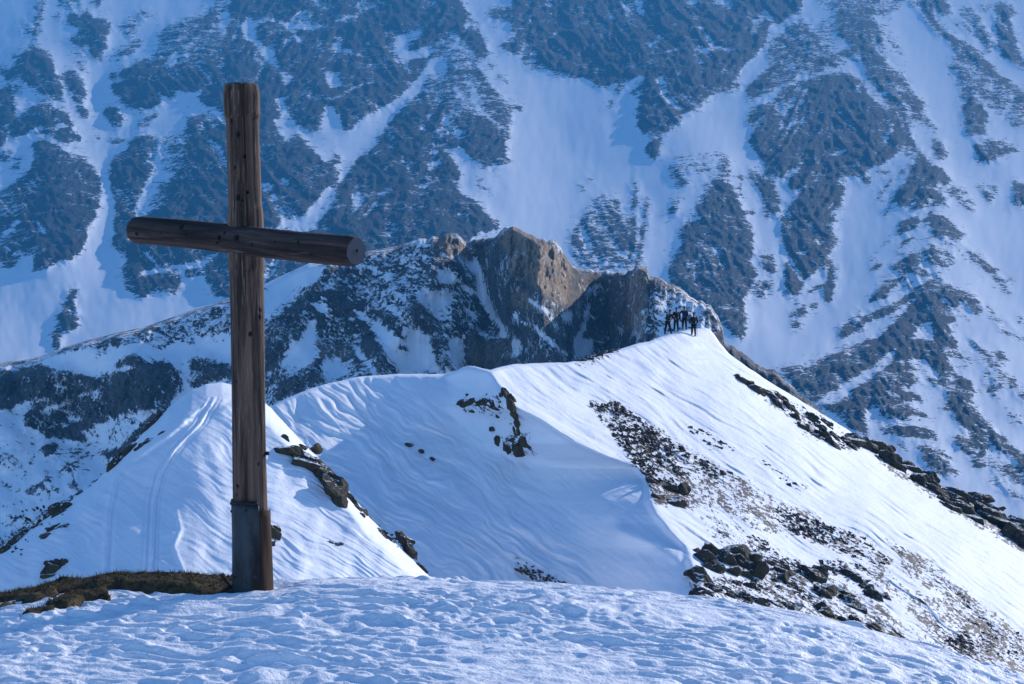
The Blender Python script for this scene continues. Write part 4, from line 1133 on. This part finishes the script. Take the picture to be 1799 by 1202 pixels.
# ------------------------------------------------------------------ turf beside the cross
def turf_material():
    t = NT("dead_turf")
    n = t.noise(9, 6, 0.7); n2 = t.noise(45, 5, 0.7)
    c = t.mix(t.mapr(n, 0.35, 0.65), (0.030, 0.022, 0.013), (0.115, 0.085, 0.04))
    c = t.mix(t.mapr(n2, 0.5, 0.75), c, (0.15, 0.115, 0.06))
    return t.out(c, 0.95, t.bump(n2, 1.0, 0.02))
M_TURF = turf_material()

def turf_mask(U, V):
    m = np.zeros(U.shape)
    def add(P, soft, a=1.0):
        d = np.where(in_poly(U, V, P), 1.0, -1.0) * line_dist(U, V, P + P[:1])
        np.maximum(m, a * sstep(-1.3 * soft, 2.2 * soft, d), out=m)
    add(pts("60,1036 120,1018 200,1010 430,1010 430,1044 320,1046 250,1043 200,1040 120,1042 60,1046"), 3)
    add(pts("-40,1046 60,1032 130,1036 60,1042 10,1056 -40,1075"), 3, 0.9)
    add(pts("75,1060 120,1046 190,1040 200,1056 150,1058 120,1070 80,1072"), 3, 0.9)
    add(pts("-40,1080 10,1060 50,1050 20,1066 -40,1098"), 2.5, 0.8)
    add(pts("-60,1044 20,1036 90,1032 110,1046 60,1056 -10,1064 -60,1078"), 3, 0.95)
    add(pts("28,1086 60,1072 100,1068 98,1080 50,1090"), 2.5, 0.9)
    return m

def build_turf():
    y = np.arange(11.6, 15.4, 0.02); x = np.arange(-4.4, -1.72, 0.02)
    X, Y = np.meshgrid(x, y)
    G = ground_z(X, Y)
    U = 899.5 + X / (K * Y); V = 601 - G / (K * Y)
    # beyond the crest the mound is the part that stands above it
    back = sstep(13.9, 14.3, Y) * sstep(15.2, 14.7, Y) * sstep(-3.5, -3.2, X) * sstep(-1.74, -1.85, X) * 0.75
    m = np.maximum(turf_mask(U, V) * (Y < 14.25), back)
    lump = fbm(X / 0.30, Y / 0.22, 3, 501); fine = fbm(X / 0.07, Y / 0.07, 3, 502)
    left = sstep(140, 60, U)
    H = -0.10 + 0.03 * left + m * (0.165 - 0.05 * left + 0.04 * lump * (1 - 0.5 * left)) + 0.02 * fine * m + 0.02 * back
    H += 0.035 * np.exp(-(((X + 2.86) / 0.14) ** 2 + ((Y - 14.45) / 0.25) ** 2)) * m
    H += prof(YC) * 0
    Z = G + H
    o = grid_mesh("dry_turf", X, Y, Z, M_TURF)
    # blades of dead grass, part of the same mat
    bm = bmesh.new(); bm.from_mesh(o.data)
    idx = np.argwhere(m > 0.55); r = np.random.default_rng(9)
    for _ in range(9000):
        i, j = idx[r.integers(len(idx))]
        px = X[i, j] + r.uniform(-.01, .01); py = Y[i, j] + r.uniform(-.01, .01); pz = Z[i, j] - 0.008
        L = r.uniform(0.02, 0.06); a = r.uniform(0, 6.28); bend = r.uniform(0.4, 1.6); w = r.uniform(0.002, 0.004)
        dx, dy = math.cos(a), math.sin(a)
        v0 = bm.verts.new((px - dy * w, py + dx * w, pz)); v1 = bm.verts.new((px + dy * w, py - dx * w, pz))
        v2 = bm.verts.new((px + dx * L * bend * 0.7 , py + dy * L * bend * 0.7, pz + L * 0.7))
        bm.faces.new((v0, v1, v2))
    bm.to_mesh(o.data); bm.free()
    tag(o, "mat of dead brown turf poking out of the snow left of the cross", "turf", kind="stuff")
build_turf()

# ------------------------------------------------------------------ wooden cross
def wood_material(name, dark, mid, light, axis='Z', crack=True):
    t = NT(name)
    st = (14, 14, 0.9) if axis == 'Z' else (0.9, 14, 14)
    g = t.noise(1.0, 7, 0.65, stretch=st, dist=0.6)
    g2 = t.noise(3.4, 5, 0.7, stretch=st)
    big = t.noise(2.2, 4, 0.6, stretch=(1, 1, 0.6))
    c = t.mix(t.mapr(g, 0.34, 0.66), dark, mid)
    c = t.mix(t.math('MULTIPLY', t.mapr(g2, 0.52, 0.72), t.mapr(big, 0.35, 0.65)), c, light)
    # knots
    kn = t.mapr(t.attr('knot'), 0.25, 0.7)
    c = t.mix(kn, c, (0.008, 0.006, 0.006))
    h = t.math('SUBTRACT', t.math('ADD', g, t.math('MULTIPLY', g2, 0.5)), t.math('MULTIPLY', kn, 0.4))
    return t.out(c, 0.85, t.bump(h, 0.7, 0.012))
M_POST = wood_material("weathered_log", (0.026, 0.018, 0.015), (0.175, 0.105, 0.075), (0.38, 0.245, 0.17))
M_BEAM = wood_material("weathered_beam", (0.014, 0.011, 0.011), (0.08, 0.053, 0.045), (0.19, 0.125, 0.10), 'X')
M_SPLINT = wood_material("orange_wood", (0.018, 0.010, 0.007), (0.055, 0.028, 0.016), (0.085, 0.045, 0.026))
def endgrain():
    t = NT("grey_end_grain")
    sp = t.n("ShaderNodeSeparateXYZ"); t.l(t.tc.outputs["Object"], sp.inputs[0])
    rr = t.math('SQRT', t.math('ADD', t.math('MULTIPLY', sp.outputs[1], sp.outputs[1]), t.math('MULTIPLY', sp.outputs[2], sp.outputs[2])))
    wv = t.math('SINE', t.math('MULTIPLY', t.math('ADD', rr, t.math('MULTIPLY', t.noise(12, 4), 0.02)), 700))
    c = t.mix(t.mapr(wv, -1, 1), (0.06, 0.063, 0.07), (0.12, 0.125, 0.14))
    c = t.mix(t.mapr(t.noise(14, 5), 0.45, 0.7), c, (0.07, 0.065, 0.065))
    c = t.mix(t.mapr(rr, 0.016, 0.008), c, (0.01, 0.01, 0.01))
    return t.out(c, 0.9)
M_END = endgrain()
def zinc():
    t = NT("weathered_sheet_metal")
    n = t.noise(5, 6, 0.65, stretch=(1, 1, 0.35)); n2 = t.noise(26, 5, 0.7)
    c = t.mix(t.mapr(n, 0.4, 0.65), (0.045, 0.06, 0.075), (0.018, 0.019, 0.021))
    c = t.mix(t.mapr(n2, 0.55, 0.7), c, (0.06, 0.05, 0.045))
    t.b.inputs["Metallic"].default_value = 0.75
    return t.out(c, 0.48, t.bump(n, 0.3, 0.02))
M_ZINC = zinc()
def plain(name, col, rough=0.7, metal=0.0, vary=0.25, scale=20):
    t = NT(name); t.b.inputs["Metallic"].default_value = metal
    return t.out(t.mix(t.mapr(t.noise(scale, 4), 0.3, 0.7), tuple(q * (1 - vary) for q in col), tuple(q * (1 + vary) for q in col)), rough)
M_IRON = plain("rusty_iron", (0.03, 0.025, 0.022), 0.6, 0.6)

def log_mesh(name, length, rad, mat, axis='Z', segs=72, rings=150, seed=1, cracks=(), endmat=None, flats=0.0, knots=()):
    """round hewn log; rad(t) radius along it; cracks (angle, t0, t1, depth, width)"""
    T = np.linspace(0, 1, rings); A = np.linspace(0, 2 * np.pi, segs, endpoint=False)
    tt, aa = np.meshgrid(T, A, indexing='ij')
    R = np.array([rad(q) for q in T])[:, None] * np.ones_like(aa)
    zz = tt * length
    R = R * (1 + 0.012 * fbm(aa * 0 + np.cos(aa) * 1.2 + zz * 0.9, np.sin(aa) * 1.2 + zz * 0.4, 3, seed) - flats * np.abs(np.cos(4 * aa)) ** 3)
    R += 0.0022 * fbm(np.cos(aa) * 9 + seed, np.sin(aa) * 9 + zz * 0.6, 2, seed + 5)
    for ang, t0, t1, dep, wid in cracks:
        wob = ang + 0.07 * fbm(zz * 2.2, zz * 0 + ang, 2, seed + 8)
        d = np.abs((aa - wob + np.pi) % (2 * np.pi) - np.pi)
        win = sstep(t0, t0 + 0.03, tt) * sstep(t1, t1 - 0.05, tt)
        R -= dep * win * np.clip(1 - d / wid, 0, 1)
    KN = np.zeros_like(R)
    for ang, tk, rk in knots:
        d = (aa - math.radians(ang) + np.pi) % (2 * np.pi) - np.pi
        q = np.exp(-((d * R / rk) ** 2 + ((zz - tk * length) / (rk * 1.3)) ** 2))
        R = R - 0.25 * rk * q + 0.12 * rk * np.exp(-((d * R / (2.2 * rk)) ** 2 + ((zz - tk * length) / (3 * rk)) ** 2))
        KN = np.maximum(KN, q)
    X = R * np.cos(aa); Y = R * np.sin(aa)
    if axis == 'Z':
        X = X + 0.006 * np.sin(zz * 1.9 + seed); Y = Y + 0.006 * np.sin(zz * 1.4 + 1)
    else:
        X = X + 0.005 * np.sin(zz * 3.1 + seed); Y = Y + 0.008 * np.sin(zz * 2.3 + 0.5)
    if axis == 'Z': P = np.stack([X, Y, zz], -1)
    else: P = np.stack([zz - length / 2, X, Y], -1)
    V = P.reshape(-1, 3); F = []
    for i in range(rings - 1):
        for j in range(segs):
            a = i * segs + j; b = i * segs + (j + 1) % segs
            F.append([a, b, b + segs, a + segs])
    nf = len(F)
    F.append(list(range(segs))[::-1]); F.append([(rings - 1) * segs + j for j in range(segs)])
    o = mesh_obj(name, V, F, mat, True)
    at = o.data.attributes.new('knot', 'FLOAT', 'POINT'); at.data.foreach_set('value', KN.astype(np.float32).ravel())
    if endmat:
        o.data.materials.append(endmat); o.data.polygons[nf].material_index = 1; o.data.polygons[nf + 1].material_index = 1
    o.data.polygons[nf].use_smooth = False; o.data.polygons[nf + 1].use_smooth = False
    return o

def shell(name, r0, r1, a0, a1, z0, z1, mat, n=40, top=None, thick=0.004):
    bm = bmesh.new(); rows = []
    nz = 14
    for s in (0, 1):
        grid = []
        for i in range(nz + 1):
            row = []
            for j in range(n + 1):
                a = a0 + (a1 - a0) * j / n; tj = j / n
                zt = z1 + (top(tj) if top else 0)
                z = z0 + (zt - z0) * i / nz
                r = r0 + (r1 - r0) * i / nz + (thick if s else 0) + 0.003 * math.sin(7 * tj + 5 * i / nz)
                row.append(bm.verts.new((r * math.cos(a), r * math.sin(a), z)))
            grid.append(row)
        rows.append(grid)
    for s in (0, 1):
        g = rows[s]
        for i in range(nz):
            for j in range(n):
                q = (g[i][j], g[i][j + 1], g[i + 1][j + 1], g[i + 1][j])
                bm.faces.new(q if s else q[::-1])
    I, O = rows
    for j in range(n):
        bm.faces.new((I[nz][j], I[nz][j + 1], O[nz][j + 1], O[nz][j])[::-1]); bm.faces.new((I[0][j], I[0][j + 1], O[0][j + 1], O[0][j]))
    for i in range(nz):
        bm.faces.new((I[i][0], I[i + 1][0], O[i + 1][0], O[i][0])[::-1]); bm.faces.new((I[i][n], I[i + 1][n], O[i + 1][n], O[i][n]))
    bmesh.ops.recalc_face_normals(bm, faces=bm.faces)
    me = bpy.data.meshes.new(name); bm.to_mesh(me); bm.free(); me.materials.append(mat)
    me.polygons.foreach_set("use_smooth", np.ones(len(me.polygons), bool))
    o = bpy.data.objects.new(name, me); COL.objects.link(o)
    return o

def bolt(name, r, h, mat):
    bm = bmesh.new()
    bmesh.ops.create_cone(bm, cap_ends=True, segments=6, radius1=r, radius2=r, depth=h)
    bmesh.ops.bevel(bm, geom=bm.edges[:], offset=r * 0.15, segments=1, affect='EDGES')
    geo = bmesh.ops.create_cone(bm, cap_ends=True, segments=20, radius1=r * 1.7, radius2=r * 1.7, depth=h * 0.3)
    bmesh.ops.translate(bm, verts=geo['verts'], vec=(0, 0, -h * 0.5))
    me = bpy.data.meshes.new(name); bm.to_mesh(me); bm.free(); me.materials.append(mat)
    o = bpy.data.objects.new(name, me); COL.objects.link(o)
    return o

def build_cross():
    DB = 13.5; s = K * DB
    bx, by, bz = world_pt(444.5, 1042, DB)
    root = bpy.data.objects.new("wooden_cross", None); COL.objects.link(root)
    root.location = (bx, by, bz)
    root.rotation_euler = (0, math.radians(-1.28), 0)
    tag(root, "tall weathered log summit cross with sheet metal round its foot", "cross")
    H = 894 * s; sunk = 0.25
    def rad(t):
        v = 1042 - (t * (H + sunk) - sunk) / s          # height back to photo rows
        return float(np.interp(v, [147, 149, 153, 165, 203, 211, 240, 360, 368, 385, 470, 480, 700, 880, 1042, 1200],
                               [26.5, 28.5, 30.5, 32.5, 32.3, 29.2, 29.0, 29.3, 31.0, 31.8, 31.6, 29.8, 29.8, 30.6, 31.8, 32])) * s
    rk = random.Random(4)
    KP = [(262, 0.905, .016), (282, 0.865, .013), (246, 0.845, .012), (255, 0.79, .020), (270, 0.785, .012), (289, 0.80, .011), (238, 0.93, .010)] + \
         [(rk.uniform(205, 335), rk.uniform(0.22, 0.66), rk.uniform(.008, .017)) for _ in range(8)]
    KB = [(195, 0.06, .018), (178, 0.30, .013), (150, 0.27, .024), (200, 0.44, .014), (190, 0.60, .013), (170, 0.70, .011), (160, 0.80, .012), (205, 0.86, .014), (155, 0.47, .013), (185, 0.18, .010)]
    post = log_mesh("post", H + sunk, rad, M_POST, 'Z', 96, 260, 3,
                    cracks=[(math.radians(286), 0.70, 1.2, 0.05, 0.10), (math.radians(262), 0.02, 0.60, 0.010, 0.05), (math.radians(300), 0.3, 0.66, 0.010, 0.05),
                            (math.radians(238), 0.62, 0.98, 0.008, 0.05), (math.radians(248), 0.3, 0.55, 0.008, 0.04), (math.radians(275), 0.72, 0.9, 0.008, 0.04)], endmat=M_END, flats=0.03, knots=KP)
    post.parent = root; post.location = (0, 0, -sunk)
    th = math.radians(41)
    def brad(t):
        e = min(t, 1 - t) * 2.0
        return 0.099 * float(np.interp(e, [0, 0.012, 0.05, 1], [0.86, 0.94, 1, 1]))
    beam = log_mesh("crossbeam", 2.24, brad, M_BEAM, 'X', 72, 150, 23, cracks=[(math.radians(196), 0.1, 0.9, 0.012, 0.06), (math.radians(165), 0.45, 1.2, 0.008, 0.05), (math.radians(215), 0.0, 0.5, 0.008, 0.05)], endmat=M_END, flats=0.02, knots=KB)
    beam.parent = root
    # local frame: undo the lean so that the beam sits where it is surveyed
    pos = Vector((-1.83 - bx, -0.08, 0.687 - bz))
    ax = Vector((math.cos(th), -math.sin(th), -0.095)).normalized()
    yv = Vector((math.sin(th), math.cos(th), 0)).normalized(); zv = ax.cross(yv).normalized(); yv = zv.cross(ax)
    M = Matrix((ax, yv, zv)).transposed().to_4x4(); M.translation = pos
    Rl = Matrix.Rotation(math.radians(-1.28), 4, 'Y')
    beam.matrix_local = Rl.inverted() @ M
    sh = shell("metal_sheath", 34.4 * s, 34.0 * s, math.radians(168), math.radians(301), -0.1, 162 * s, M_ZINC,
               top=lambda q: (0.012 if q < 0.2 else 0.0) + 0.006 * math.sin(30 * q) - (0.02 if q > 0.86 else 0))
    sh.parent = root
    band = shell("metal_band", 35.2 * s, 35.2 * s, math.radians(172), math.radians(296), 157 * s, 164 * s, M_IRON); band.parent = root
    sp = shell("wooden_splint", 33.4 * s, 32.4 * s, math.radians(302), math.radians(372), -0.1, 146 * s, M_SPLINT, thick=0.008)
    sp.parent = root
    for (ang, z, r) in ((352, (1042 - 797) * s, 31 * s),):
        b = bolt("bolt", 0.014, 0.03, M_IRON); b.parent = root
        a = math.radians(ang); b.location = (r * math.cos(a), r * math.sin(a), z)
        b.rotation_euler = Vector((math.cos(a), math.sin(a), 0)).to_track_quat('Z', 'Y').to_euler()
    for ang, z in ((200, 0.56), (262, 0.57), (285, 0.30), (215, 0.12), (280, 0.08)):
        b = bolt("bolt", 0.008, 0.010, M_IRON); b.parent = sh
        a = math.radians(ang); b.location = (35.6 * s * math.cos(a), 35.6 * s * math.sin(a), z)
        b.rotation_euler = Vector((math.cos(a), math.sin(a), 0)).to_track_quat('Z', 'Y').to_euler()
    for px in (-0.115, 0.06):
        b = bolt("bolt", 0.016, 0.022, M_IRON); b.parent = beam
        b.location = (px, -0.101, 0.0 if px < 0 else 0.01); b.rotation_euler = (math.radians(90), 0, 0)
build_cross()

def build_peg():
    x, y, z = ground_at(410, 1040)
    bm = bmesh.new()
    bmesh.ops.create_cone(bm, cap_ends=True, segments=10, radius1=0.016, radius2=0.011, depth=0.15)
    bmesh.ops.translate(bm, verts=bm.verts, vec=(0, 0, 0.06))
    g = bmesh.ops.create_cone(bm, cap_ends=True, segments=10, radius1=0.018, radius2=0.016, depth=0.02)
    bmesh.ops.translate(bm, verts=g['verts'], vec=(0, 0, 0.13))
    me = bpy.data.meshes.new("wooden_peg"); bm.to_mesh(me); bm.free(); me.materials.append(M_BEAM)
    o = bpy.data.objects.new("wooden_peg", me); COL.objects.link(o)
    o.location = (x, y, z + 0.01); o.rotation_euler = (math.radians(5), math.radians(-35), 0)
    tag(o, "short dark stake leaning in the turf at the foot of the cross", "stake")
build_peg()

# ------------------------------------------------------------------ hikers on the summit
def skin_mesh(name, J, E, mat, root=0, levels=1):
    me = bpy.data.meshes.new(name)
    me.from_pydata([j[:3] for j in J], [], E) if False else me.from_pydata([j[:3] for j in J], E, [])
    o = bpy.data.objects.new(name, me); COL.objects.link(o)
    o.modifiers.new("Skin", 'SKIN')
    for i, j in enumerate(J):
        sv = me.skin_vertices[0].data[i]
        sv.radius = (j[3], j[4] if len(j) > 4 else j[3]); sv.use_root = (i == root)
    ss = o.modifiers.new("Sub", 'SUBSURF'); ss.levels = levels; ss.render_levels = levels
    dg = bpy.context.evaluated_depsgraph_get()
    new = bpy.data.meshes.new_from_object(o.evaluated_get(dg))
    bpy.data.objects.remove(o)
    new.name = name
    new.materials.clear(); new.materials.append(mat)
    new.polygons.foreach_set("use_smooth", np.ones(len(new.polygons), bool)); new.update()
    r = bpy.data.objects.new(name, new); COL.objects.link(r)
    return r

M_SKIN = plain("skin", (0.16, 0.10, 0.075), 0.6)
def cloth(name, c): return plain(name, c, 0.85, 0, 0.3, 8)
M_BLACK = cloth("black_cloth", (0.006, 0.006, 0.007)); M_NAVY = cloth("navy_cloth", (0.006, 0.008, 0.022))
M_BLUE = cloth("blue_cloth", (0.008, 0.016, 0.07)); M_OLIVE = cloth("olive_cloth", (0.014, 0.013, 0.008))
M_MAROON = cloth("maroon_cloth", (0.03, 0.007, 0.011)); M_DARK = cloth("dark_boots", (0.01, 0.009, 0.009))

def hiker(label, u, v, face, jacket, trousers, pack, hat, spread=0.12, lean=0.0, arms=None, height=1.70, pole=False):
    d = float(ridge_depth(u, max(v, float(interp(RIDGE_SKY, u)) + 0.5)))
    x, y, z = world_pt(u, v, d)
    root = None
    k = height / 1.75
    ls, rs = (arms or ((-0.30, 0.05, 1.12, -0.28, 0.22, 0.92), (0.30, 0.05, 1.12, 0.28, 0.22, 0.92)))
    lx = lean
    J = [(0, 0, 0.95, .13, .10), (lx * .4, 0, 1.18, .14, .10), (lx * .8, 0, 1.38, .15, .10), (lx, 0.01, 1.49, .06), (lx * 1.15, 0.03, 1.60, .075, .085), (lx * 1.2, 0.035, 1.71, .07, .08),
         (-0.09, 0, 0.88, .085), (-0.09 - spread * .5, 0.03, 0.48, .06), (-0.09 - spread, 0, 0.10, .04), (-0.09 - spread, 0.14, 0.04, .04),
         (0.09, 0, 0.88, .085), (0.09 + spread * .5, 0.03, 0.48, .06), (0.09 + spread, 0, 0.10, .04), (0.09 + spread, 0.14, 0.04, .04),
         (lx * .8 - 0.19, 0, 1.40, .06), (lx + ls[0], ls[1], ls[2], .045), (lx + ls[3], ls[4], ls[5], .035), (lx + ls[3], ls[4] + .08, ls[5] - .04, .03),
         (lx * .8 + 0.19, 0, 1.40, .06), (lx + rs[0], rs[1], rs[2], .045), (lx + rs[3], rs[4], rs[5], .035), (lx + rs[3], rs[4] + .08, rs[5] - .04, .03)]
    E = [(0, 1), (1, 2), (2, 3), (3, 4), (4, 5), (0, 6), (6, 7), (7, 8), (8, 9), (0, 10), (10, 11), (11, 12), (12, 13), (2, 14), (14, 15), (15, 16), (16, 17), (2, 18), (18, 19), (19, 20), (20, 21)]
    body = skin_mesh("person", J, E, M_SKIN)
    body.location = (x, y, z); body.rotation_euler = (0, 0, math.radians(face)); body.scale = (k, k, k)
    tag(body, label, "person", "hikers standing on the summit")
    def part(name, ids, grow, mat, edges, levels=1):
        m = {q: i for i, q in enumerate(ids)}
        JJ = [(*J[q][:3], J[q][3] + grow, (J[q][4] if len(J[q]) > 4 else J[q][3]) + grow) for q in ids]
        o = skin_mesh(name, JJ, [(m[a], m[b]) for a, b in edges], mat, 0, levels)
        o.parent = body
        return o
    part("jacket", [1, 0, 2, 14, 15, 16, 18, 19, 20], 0.035, jacket, [(1, 0), (1, 2), (2, 14), (14, 15), (15, 16), (2, 18), (18, 19), (19, 20)])
    part("trousers", [0, 6, 7, 8, 10, 11, 12], 0.032, trousers, [(0, 6), (6, 7), (7, 8), (0, 10), (10, 11), (11, 12)])
    for ids in ([8, 9], [12, 13]):
        part("boot", ids, 0.05, M_DARK, [tuple(ids)])
    hx, hy, hz = J[5][:3]
    hatm = skin_mesh("hat", [(hx, hy - .015, hz - .05, .10, .105), (hx, hy - .015, hz + .03, .11, .115), (hx, hy - .01, hz + .10, .07, .075)], [(0, 1), (1, 2)], hat); hatm.parent = body
    if pack:
        pk = skin_mesh("backpack", [(lx * .4, -.19, 1.02, .14, .10), (lx * .6, -.20, 1.22, .16, .11), (lx * .8, -.19, 1.42, .12, .09)], [(0, 1), (1, 2)], pack); pk.parent = body
    if pole:
        pl = skin_mesh("walking_pole", [(lx + rs[3] + .02, rs[4] + .06, rs[5] + .04, .016), (lx + rs[3] + .08, rs[4] + .14, 0.0, .012)], [(0, 1)], M_DARK, 0, 0); pl.parent = body
    return body

hiker("hiker in olive jacket with legs apart, leftmost on the summit crest", 1173, 586.5, -40, M_OLIVE, M_BLACK, None, M_BLACK, 0.20, 0.16, ((-0.26, .1, 1.15, -.05, .28, 1.02), (.34, .1, 1.15, .36, .28, 1.05)), 1.72)
hiker("hiker in black standing upright second from left with dark backpack", 1188, 582.5, 15, M_BLACK, M_BLACK, M_MAROON, M_BLACK, 0.06, 0.02, None, 1.74)
hiker("hiker in blue jacket stretching one arm out to the right", 1202.5, 579, 5, M_BLUE, M_BLACK, None, M_NAVY, 0.05, 0.0, ((-.38, .05, 1.22, -.55, .12, 1.05), (.28, .08, 1.12, .2, .26, .98)), 1.70)
hiker("hiker with maroon backpack standing nearer and lower than the others", 1218.5, 591, 10, M_NAVY, M_BLACK, M_MAROON, M_BLACK, 0.05, 0.0, ((-.30, .02, 1.10, -.26, .2, 1.0), (.33, .02, 1.12, .30, .22, 1.02)), 1.72, True)

# ------------------------------------------------------------------ mountain air
def build_haze():
    bm = bmesh.new(); bmesh.ops.create_cube(bm, size=1.0)
    me = bpy.data.meshes.new("haze"); bm.to_mesh(me); bm.free()
    o = bpy.data.objects.new("haze", me); COL.objects.link(o)
    z0, z1 = -282.0, 1100.0
    o.scale = (7000, 8300, z1 - z0); o.location = (0, 2500, (z0 + z1) / 2)
    m = bpy.data.materials.new("mountain_air"); m.use_nodes = True
    t = m.node_tree; t.nodes.clear()
    out = t.nodes.new("ShaderNodeOutputMaterial"); v = t.nodes.new("ShaderNodeVolumePrincipled")
    v.inputs["Color"].default_value = (0.08, 0.47, 1.0, 1.0)
    v.inputs["Density"].default_value = 0.00016
    v.inputs["Anisotropy"].default_value = 0.0
    t.links.new(v.outputs[0], out.inputs["Volume"])
    me.materials.append(m)
    tag(o, "thin blue mountain air between the ridges and the far face", "haze", kind="stuff")
build_haze()
